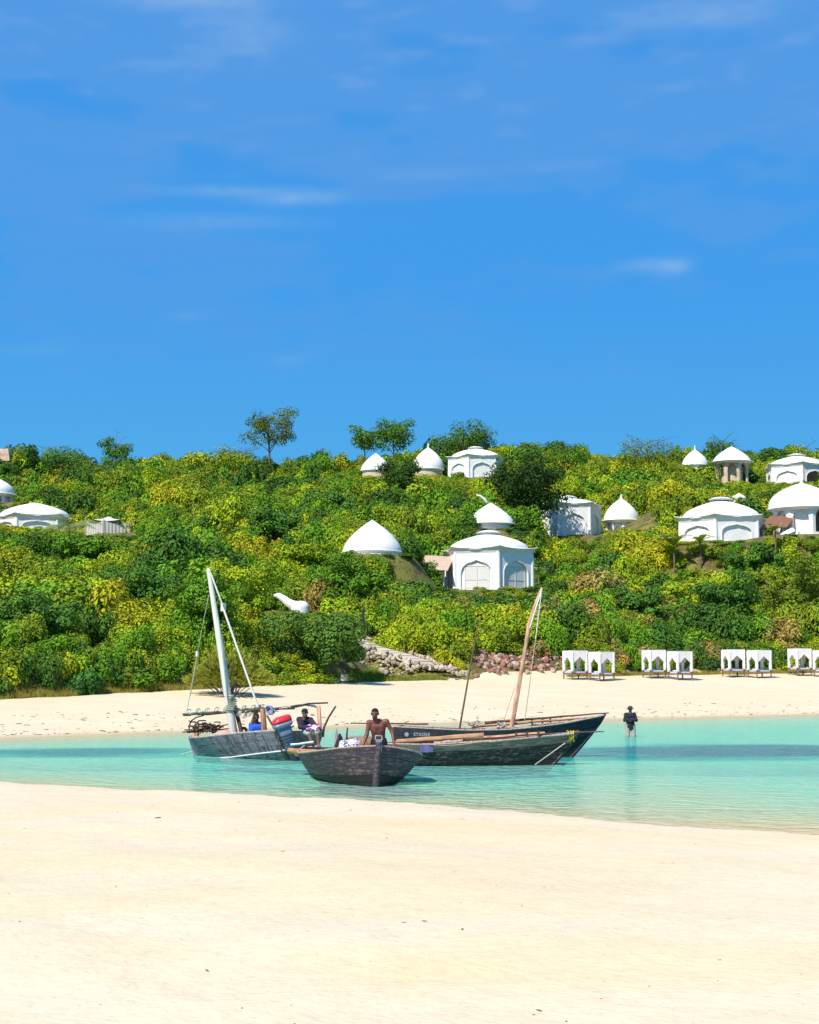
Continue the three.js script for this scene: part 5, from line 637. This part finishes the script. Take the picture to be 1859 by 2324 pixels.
{
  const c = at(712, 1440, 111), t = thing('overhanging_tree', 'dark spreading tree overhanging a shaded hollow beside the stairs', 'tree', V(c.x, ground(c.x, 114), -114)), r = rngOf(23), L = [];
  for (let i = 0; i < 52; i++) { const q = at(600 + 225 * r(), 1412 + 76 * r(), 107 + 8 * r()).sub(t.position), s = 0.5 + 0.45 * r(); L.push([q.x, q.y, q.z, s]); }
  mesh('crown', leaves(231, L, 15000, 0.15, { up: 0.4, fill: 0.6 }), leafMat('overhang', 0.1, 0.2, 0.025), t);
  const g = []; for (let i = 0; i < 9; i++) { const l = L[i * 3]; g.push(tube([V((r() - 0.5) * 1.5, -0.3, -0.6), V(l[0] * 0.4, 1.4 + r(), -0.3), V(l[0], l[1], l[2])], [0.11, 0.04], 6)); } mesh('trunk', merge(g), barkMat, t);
}
// broad trees rising from the lower slope
[['lime', 540, 1440, 118, 165, 165, 41, 1, 'behind the tall pale mast'], ['green', 470, 1480, 108, 190, 170, 42, 0.9, 'behind the feathery casuarina'], ['green', 800, 1400, 140, 130, 170, 43, 0.8, 'below the plain white pointed dome'], ['dark', 330, 1440, 120, 150, 190, 44, 1.3, 'uphill of the round glossy bush'], ['lime', 690, 1335, 150, 100, 150, 45, 0.9, 'above the curved white garden wall'], ['green', 205, 1285, 170, 58, 150, 46, 0.9, 'beside the small coconut palm'], ['dark', 1660, 1450, 146, 130, 170, 47, 1.1, 'behind the pale rubble bank'], ['olive', 1800, 1440, 150, 150, 170, 48, 0.75, 'behind the beds farthest from the stairs'], ['gold', 1318, 1440, 141, 95, 110, 49, 0.9, 'above the beds beside the rubble bank'], ['green', 420, 1330, 150, 110, 170, 50, 1, 'uphill of the casuarina and the mast'], ['dark', 1450, 1440, 146, 100, 130, 51, 1.2, 'above the brown brush behind the beds'], ['dark', 80, 1470, 106, 120, 180, 52, 1.3, 'below the pale dead stump'], ['dark', 620, 1240, 180, 80, 130, 53, 1.3, 'on the open slope across from the plain pointed dome'], ['dark', 1730, 1330, 170, 80, 130, 54, 1.3, 'below the slender banana plant'], ['dark', 735, 1190, 220, 75, 110, 55, 1.2, 'uphill of the plain white pointed dome']].forEach(([tone, px, py, d, h, w, s, k, where]) => tree('slope_tree', `broad ${WORDS[tone]} tree ${where}`, px, py, d, h, w, tone, { seed: s, n: 13, lobe: 0.29, count: 9000, leaf: 0.00135 * d, minY: 0.0, low: 0.05, mixTone: k, lobe: 0.24 }));
{ // feathery casuarina on the sand
  const p = at(520, 1570, 92), t = thing('casuarina_bush', 'feathery olive casuarina bush spreading on the edge of the sand', 'bush', V(p.x, ground(p.x, 92) - 0.1, -92)), r = rngOf(61), pos = [], col = [], st = [];
  for (let i = 0; i < 420; i++) { const th = r() * 6.283, q = Math.pow(r(), 0.6), a = V(Math.cos(th) * q * 0.7, 0.05 + r() * 0.6, Math.sin(th) * q * 0.7), e = V(Math.cos(th) * (0.6 + q * 2.0), 0.25 + (1 - q * 0.72) * 2.9 * (0.55 + 0.45 * r()), Math.sin(th) * (0.6 + q * 2.0)), m = a.clone().lerp(e, 0.55).add(V(0, 0.35, 0)); if (i < 60) st.push(tube([a, m, e], [0.025, 0.008], 4));
    for (let k = 0; k < 56; k++) { const f = 0.35 + 0.65 * r(), b = f < 0.55 ? a.clone().lerp(m, f / 0.55) : m.clone().lerp(e, (f - 0.55) / 0.45), dir = V().subVectors(e, a).normalize().add(V((r() - 0.5) * 0.9, (r() - 0.3) * 0.7, (r() - 0.5) * 0.9)).normalize(), L = 0.16 + 0.22 * r(), sx = V(r() - 0.5, r() - 0.5, r() - 0.5).cross(dir).normalize().multiplyScalar(0.028), tip = b.clone().addScaledVector(dir, L); pos.push(b.x - sx.x, b.y - sx.y, b.z - sx.z, b.x + sx.x, b.y + sx.y, b.z + sx.z, tip.x, tip.y, tip.z); const c = 0.7 + r() * 0.6; for (let z = 0; z < 3; z++) col.push(c, c, c); } }
  const g = new THREE.BufferGeometry(); g.setAttribute('position', new THREE.Float32BufferAttribute(pos, 3)); g.setAttribute('color', new THREE.Float32BufferAttribute(col, 3)); g.computeVertexNormals(); mesh('foliage', g, leafMat('casuarina', 0.36, 0.38, 0.045), t); mesh('stem', merge(st), barkMat, t);
}
{ // dark leafy bush on the sand's edge
  const p = at(187, 1572, 90), t = thing('round_bush', 'round glossy dark green bush at the edge of the sand', 'bush', V(p.x, ground(p.x, 90) - 0.05, -90)); mesh('foliage', leaves(71, [...moundLobes(72, 1.05, 1.75, 12)], 5200, 0.12, { up: 0.5 }), leafMat('bush', 0.07, 0.2, 0.03), t); mesh('stem', tube([V(0, -0.1, 0), V(0.05, 0.9, 0)], [0.07, 0.04], 6), barkMat, t);
}
const frondMats = {}; function frondMat(c) { return frondMats[c] || (frondMats[c] = new THREE.MeshPhysicalMaterial({ color: new THREE.Color().setRGB(...c), roughness: 0.7, transmission: 0.45, thickness: 0, side: THREE.DoubleSide })); }
function palm(label, px, py, d, trunkPx, frondPx, seed, { n = 13, broad = false, rgb = [0.2, 0.27, 0.03] } = {}) {
  const p = hit(px, py); d = -p.z; const sc = FOCAL / d, h = trunkPx / sc, F = frondPx / sc, t = thing(broad ? 'banana_plant' : 'palm_tree', label, broad ? 'plant' : 'palm', p), r = rngOf(seed); mesh('trunk', tube([V(0, -1.0, 0), V(0.06, h * 0.5, 0), V(0.02, h, 0)], [0.13, 0.09], 8), paleBark, t);
  for (let i = 0; i < n; i++) { const th = i / n * 6.283 + r() * 0.4, el = (broad ? 0.75 : 0.45) + r() * 0.75, L = F * (0.75 + 0.35 * r()), pos = [], col = [], seg = 16, P = (f) => V(Math.cos(th) * L * f * Math.cos(el * (1 - f * 0.35)), h + L * (Math.sin(el) * f - 0.62 * f * f), Math.sin(th) * L * f * Math.cos(el * (1 - f * 0.35))), sd = V(-Math.sin(th), 0, Math.cos(th));
    for (let k = 0; k < seg; k++) { const a = P(k / seg), b = P((k + 1) / seg), tri = (...q) => { for (const z of q) { pos.push(z.x, z.y, z.z); col.push(1, 1, 1); } }; if (broad) { const w = (f) => 0.17 * L * Math.sin(Math.min(1, f * 1.05) * Math.PI * 0.96) + 0.01; for (const s of [-1, 1]) { const a2 = a.clone().addScaledVector(sd, s * w(k / seg)).add(V(0, -0.04, 0)), b2 = b.clone().addScaledVector(sd, s * w((k + 1) / seg)).add(V(0, -0.04, 0)); tri(a, b, a2); tri(b, b2, a2); } } else for (const s of [-1, 1]) for (let q = 0; q < 2; q++) { const o = a.clone().lerp(b, q * 0.5), l = 0.3 * L * Math.sin((k + 1) / (seg + 2) * Math.PI) + 0.05, e = o.clone().addScaledVector(sd, s * l).add(b.clone().sub(a).multiplyScalar(1.6)).add(V(0, -l * 0.45, 0)), dv = b.clone().sub(a).multiplyScalar(0.28); tri(o, o.clone().add(dv), e); } const mid = 0.013; tri(a.clone().add(V(0, mid, 0)), b.clone().add(V(0, mid, 0)), a.clone().addScaledVector(sd, 0.03)); tri(b.clone().add(V(0, mid, 0)), b.clone().addScaledVector(sd, 0.03), a.clone().addScaledVector(sd, 0.03)); }
    const g = new THREE.BufferGeometry(); g.setAttribute('position', new THREE.Float32BufferAttribute(pos, 3)); g.setAttribute('color', new THREE.Float32BufferAttribute(col, 3)); g.computeVertexNormals(); mesh('frond', g, frondMat(rgb), t); }
  return t;
}
palm('small coconut palm with arching fronds below the cloth walled tent', 156, 1268, 180, 66, 84, 81, { rgb: [0.3, 0.36, 0.05] });
palm('banana plant with long yellow green leaves below the broad villa', 1530, 1302, 172, 62, 70, 82, { n: 8, broad: true, rgb: [0.34, 0.38, 0.03] });
palm('second banana plant with upright leaf near the longer leaved one', 1590, 1296, 170, 58, 58, 83, { n: 6, broad: true, rgb: [0.3, 0.38, 0.03] });
palm('slender banana plant with pale trunk in front of the straw porch', 1760, 1272, 176, 66, 40, 84, { n: 7, broad: true, rgb: [0.32, 0.36, 0.03] });
palm('banana plant with drooping leaf beside the mast top', 1222, 1336, 170, 34, 34, 85, { n: 5, broad: true, rgb: [0.22, 0.3, 0.04] });

// ---------------------------------------------------------------- stairs, rubble and rock bank
function rock(seed, detail = 1) { const g = new THREE.IcosahedronGeometry(1, detail), p = g.attributes.position, r = rngOf(seed), o = r() * 50; for (let i = 0; i < p.count; i++) { const x = p.getX(i), y = p.getY(i), z = p.getZ(i), k = 0.72 + 0.55 * vnoise(x * 1.4 + o, z * 1.4 + y * 2.1 + o); p.setXYZ(i, x * k * 1.25, y * k * 0.75, z * k); } g.computeVertexNormals(); const q = boxUV(g); q.computeVertexNormals(); return q; }
const ROCKS = [1, 2, 3, 4, 5, 6].map((s) => rock(s * 13)), rockMats = [[160, 122, 106], [186, 152, 134], [126, 94, 82], [204, 178, 158], [168, 112, 96]].map((c) => std({ color: lin(...c), map: plasterTex, bumpMap: plasterBump, bumpScale: 0.05 }));
const greyMats = [[206, 188, 164], [190, 172, 150], [220, 204, 182], [172, 152, 132]].map((c) => std({ color: lin(...c), map: plasterTex, bumpMap: plasterBump, bumpScale: 0.05 }));
{
  const t = thing('stone_stairway', 'pale concrete stairs between banks of rubble rising from the beach', 'stairs', STAIR.a.clone()), r = rngOf(91), run = STAIR.b.clone().sub(STAIR.a), N = 13, u = V(run.x, 0, run.z).normalize(), sd = V(-u.z, 0, u.x), turn = Math.atan2(-u.z, u.x);
  for (let i = 3; i < N; i++) { const p = run.clone().multiplyScalar((i + 0.5) / N), g = box(run.length() / N * 0.98, 0.3, 2.0 + r() * 0.15); g.rotateZ(Math.asin(run.y / run.length()) * 0.8); g.rotateY(turn + (r() - 0.5) * 0.05); g.translate(p.x, p.y - 0.12 + (r() - 0.5) * 0.03, p.z); mesh('step', boxUV(g), std({ map: plasterTex, color: lin(214, 202, 184).multiplyScalar(0.9 + r() * 0.16) }), t); }
  for (let i = 0; i < 298; i++) { const f = r(), s = r() < 0.68 ? 1 : -1, fan = f < 0.3 ? (0.3 - f) * 6 : 0, off = (f < 0.26 ? (r() - 0.5) * 2.2 : s * (1.0 + r() * (s > 0 ? 2.2 + fan : 0.5))), k = 0.09 + r() * 0.12, p = run.clone().multiplyScalar(f).addScaledVector(sd, -off * (sd.z > 0 ? -1 : 1)); const w = p.clone().add(STAIR.a); p.y = Math.max(p.y - Math.max(0, Math.abs(off) - 1.0) * (off * (sd.z > 0 ? 1 : 1) > 0 ? 0.75 : 0.1) + 0.05 + r() * 0.16, ground(w.x, -w.z) - STAIR.a.y + 0.09); const m = mesh('stone', ROCKS[i % 6], greyMats[i % 4], t); m.position.copy(p); m.scale.setScalar(k); m.rotation.set(r() * 3, r() * 6, r() * 3); }
}
function bank(label, x0, x1, d0, rows, n, seed, mats, hi) { const c = at((x0 + x1) / 2, 1540, d0), t = thing('rock_bank', label, 'rocks', V(c.x, ground(c.x, d0), -d0)), r = rngOf(seed); for (let i = 0; i < n; i++) { const X = at(mixn(x0, x1, r()), 1520, d0).x, f = Math.pow(r(), 0.8), d = backLine(X) + 0.5 + f * rows, k = 0.1 + r() * r() * 0.27, m = mesh('stone', ROCKS[i % 6], mats[i % mats.length], t); m.position.set(X - t.position.x, ground(X, d) - t.position.y + (r() - 0.3) * 0.2 * hi, -d - t.position.z); m.scale.setScalar(k); m.rotation.set(r() * 0.8, r() * 6, r() * 0.8); } return t; }
bank('reddish rubble bank behind the bent mast at the top of the beach', 1075, 1290, 127, 5, 295, 101, rockMats, 1);
bank('pale rubble bank between two pairs of canopy beds', 1555, 1660, 137, 4.2, 130, 103, rockMats, 1);
bank('small rubble patch behind the canopy beds near the rubble bank', 1385, 1470, 132, 3.4, 80, 105, rockMats, 1);
{ const t = thing('dark_post', 'dark weathered post standing at the top of the stairs', 'post', at(824, 1448, 127.4)); mesh('shaft', tube(wob(V(0, -0.5, 0), V(0.02, 2.3, 0), 4, 0.02, 4), [0.13, 0.11], 8), std({ color: lin(52, 40, 52) }), t); mesh('brace', tube([V(-0.9, 0.9, 0.1), V(-0.1, 1.9, 0)], 0.03, 5), M_greypole, t); mesh('brace', tube([V(-0.8, 1.6, 0.1), V(-0.1, 1.2, 0)], 0.03, 5), M_greypole, t); }
{ const t = thing('dead_stump', 'pale dead tree stump among the scrub', 'stump', at(27, 1368, 132)); mesh('trunk', tube(wob(V(0, -0.5, 0), V(0.1, 1.4, 0), 4, 0.05, 7), [0.16, 0.05], 7), paleBark, t); }
{ // grass along the top of the sand
  const r = rngOf(111), blade = (n, h, seed) => { const q = rngOf(seed), pos = [], col = []; for (let i = 0; i < n; i++) { const th = q() * 6.28, rr = q() * 0.28, b = V(Math.cos(th) * rr, 0, Math.sin(th) * rr), l = h * (0.5 + 0.6 * q()), o = V((q() - 0.5) * 0.3, l, (q() - 0.5) * 0.3), w = V(q() - 0.5, 0, q() - 0.5).normalize().multiplyScalar(0.012), c = 0.75 + q() * 0.5; pos.push(b.x - w.x, 0, b.z - w.z, b.x + w.x, 0, b.z + w.z, b.x + o.x, o.y, b.z + o.z); for (let k = 0; k < 3; k++) col.push(c * (1 + (q() - 0.5) * 0.3), c, c); } const g = new THREE.BufferGeometry(); g.setAttribute('position', new THREE.Float32BufferAttribute(pos, 3)); g.setAttribute('color', new THREE.Float32BufferAttribute(col, 3)); g.computeVertexNormals(); return g; };
  const G = [blade(70, 0.26, 1), blade(60, 0.34, 2)], list = []; const C = new THREE.Color(), M = new THREE.Matrix4();
  const strip = (p0, p1, dep, n, green) => { for (let i = 0; i < n; i++) { const px = mixn(p0, p1, r()), d0 = 100, X0 = at(px, 1560, d0).x / d0; let d = 90; for (let k = 0; k < 5; k++) d = backLine(X0 * d); d += -0.7 + r() * dep; const X = X0 * d; list.push([X, ground(X, d) - 0.02, d, green]); } };
  strip(-30, 430, 3.2, 2600, 0.35); strip(800, 1010, 1.2, 420, 0.7); strip(792, 890, 1.8, 170, 1); strip(1290, 1880, 0.7, 420, 0.2); strip(420, 640, 1.2, 300, 0.4);
  G.forEach((g, v) => { const L = list.filter((_, i) => i % 2 === v), im = shadowOn(new THREE.InstancedMesh(g, leafMat('white', 1, 1, 1), L.length)); im.name = numbered('beach_grass'); L.forEach(([x, y, d, gr], i) => { const s = 0.6 + r() * 0.8; M.makeRotationY(r() * 6).scale(V(s, s * (0.7 + r() * 0.6), s)).setPosition(x, y, -d); im.setMatrixAt(i, M); const k = Math.min(1, Math.max(0, gr + (r() - 0.5) * 0.6)); im.setColorAt(i, C.setRGB(mixn(0.42, 0.2, k), mixn(0.31, 0.3, k), mixn(0.07, 0.02, k))); }); scene.add(im); tag(im, v ? 'taller tufts of dry grass along the top of the sand' : 'short olive grass along the top of the sand', 'grass', null, 'stuff'); });
}
// ---------------------------------------------------------------- canopy beds on the far beach
{
  const white = std({ color: new THREE.Color().setRGB(0.8, 0.79, 0.79), roughness: 0.95, map: plasterTex, side: THREE.DoubleSide }), frame = std({ color: lin(190, 182, 176), map: woodTex }), matt = std({ color: lin(196, 204, 226) }), W = 1.34, Hh = 2.25, base = thing('canopy_bed', '', 'canopy bed', V(0, 0, 0)); const h = W / 2;
  for (const [x, z] of [[-1, -1], [1, -1], [-1, 1], [1, 1]]) mesh('post', boxUV(box(0.08, Hh, 0.08, x * h, Hh / 2 - 0.05, z * h)), frame, base);
  for (const [x, z, w, d] of [[0, -h, W, 0.06], [0, h, W, 0.06], [-h, 0, 0.06, W], [h, 0, 0.06, W]]) { mesh('bed_rail', boxUV(box(w + (d < 1 ? -0.09 : 0.012), 0.13, d + (w < 1 ? -0.09 : 0.012), x, 0.42, z)), frame, base); mesh('top_rail', boxUV(box(w - (d < 1 ? 0.09 : 0), 0.05, d - (w < 1 ? 0.09 : 0), x, Hh - 0.1, z)), frame, base); }
  mesh('slat_base', boxUV(box(W - 0.12, 0.05, W - 0.12, 0, 0.43, 0)), darkWood, base); mesh('mattress', boxUV(new THREE.BoxGeometry(W - 0.14, 0.14, W - 0.14, 1, 1, 1).translate(0, 0.53, 0)), matt, base); mesh('pillow', new THREE.SphereGeometry(1, 14, 8).scale(0.5, 0.08, 0.17).translate(0, 0.66, -h + 0.28), white, base);
  { const g = new THREE.PlaneGeometry(W + 0.1, W + 0.1, 12, 12); g.rotateX(-Math.PI / 2); const p = g.attributes.position; for (let i = 0; i < p.count; i++) { const x = p.getX(i) / h, z = p.getZ(i) / h; p.setY(i, Hh - 0.02 + 0.03 * Math.sin(x * 5) * Math.sin(z * 4) - 0.04 * (1 - x * x) * (1 - z * z)); } g.computeVertexNormals(); mesh('canopy', boxUV(g), white, base); }
  for (let k = 0; k < 4; k++) { // each side: valance drawn into a pointed arch, drapes gathered at the posts
    const sh = new THREE.Shape(), a = h + 0.04; sh.moveTo(-a, Hh - 0.01); sh.lineTo(a, Hh - 0.01); sh.lineTo(a, Hh - 1.0); sh.lineTo(a * 0.66, Hh - 0.92); sh.lineTo(0, Hh - 0.5); sh.lineTo(-a * 0.66, Hh - 0.92); sh.lineTo(-a, Hh - 1.0); const g = new THREE.ExtrudeGeometry(sh, { depth: 0.025, bevelEnabled: false, curveSegments: 5 }); g.translate(0, 0, a + 0.005); g.rotateY(k * Math.PI / 2); mesh('valance', boxUV(g), white, base);
    const c = [], rad = []; for (let i = 0; i <= 9; i++) { const f = i / 9; c.push(V(h - 0.02, Hh - 0.1 - f * 1.55, h - 0.02)); rad.push(0.135 + 0.012 * Math.sin(i * 3)); } const d = tube(c, rad, 9); d.rotateY(k * Math.PI / 2); mesh('drape', d, white, base);
  }
  const spots = [[1306, 1541, 126], [1366, 1541, 125], [1485, 1538, 129.5], [1544, 1538, 128.5], [1665, 1532, 133], [1724, 1531, 132], [1816, 1529, 136], [1874, 1529, 135]];
  spots.forEach(([px, py, d], i) => { const o = i ? base.clone() : base; if (i) { o.name = numbered('canopy_bed'); scene.add(o); } const X = at(px, py, d).x; o.position.set(X, ground(X, d) + 0.03, -d); o.rotation.y = [0.42, 0.5, 0.3, 0.42, 0.25, 0.35, 0.3, 0.4][i]; o.userData = { label: ['white canopy bed of the pair beside the rubble bank', 'white canopy bed of the pair in front of brown brush', 'white canopy bed of the pair beside the pale rubble bank', 'white canopy bed of the pair farthest from the stairs'][i >> 1], category: 'canopy bed', group: ['beds beside the rubble bank', 'beds before brown brush', 'beds beside the pale rubble', 'beds farthest from the stairs'][i >> 1] }; });
}
{ // bits of weed, coral and driftwood lying about on the sand
  const r = rngOf(121), g = ROCKS[2], lists = [[], []];
  for (let i = 0; i < 120; i++) { const d = 7 + Math.pow(r(), 1.4) * 24, x = (r() - 0.5) * 0.54 * d; if (d > nearShore(x) - 0.2) continue; lists[0].push([x, d, (0.003 + 0.008 * r() * r()) * (0.5 + d / 24)]); }
  for (let i = 0; i < 520; i++) { const u = r() * 1.0, X0 = (u - 0.5) * 0.54; let d = 80; for (let k = 0; k < 6; k++) d = farShore(X0 * d); d += 0.4 + Math.pow(r(), 2.2) * 9; lists[1].push([X0 * d, d, 0.02 + 0.05 * r() * r()]); }
  const M = new THREE.Matrix4(), C = new THREE.Color();
  lists.forEach((L, k) => { const im = shadowOn(new THREE.InstancedMesh(g, std({ color: 0xffffff }), L.length)); im.name = numbered('beach_debris'); L.forEach(([x, d, s], i) => { M.makeRotationY(r() * 6).scale(V(s * (1 + 2.2 * r()), s * 0.5, s)).setPosition(x, ground(x, d) + s * 0.15, -d); im.setMatrixAt(i, M); const t = r(); im.setColorAt(i, t < 0.45 ? C.setRGB(0.2, 0.15, 0.09) : t < 0.8 ? C.setRGB(0.5, 0.4, 0.22) : C.setRGB(0.1, 0.09, 0.07)); }); scene.add(im); tag(im, k ? 'scattered dark weed and coral bits along the far tide line' : 'small bits of weed and coral strewn over the sandbank', 'debris', null, 'stuff'); });
}
renderer.render(scene, camera);
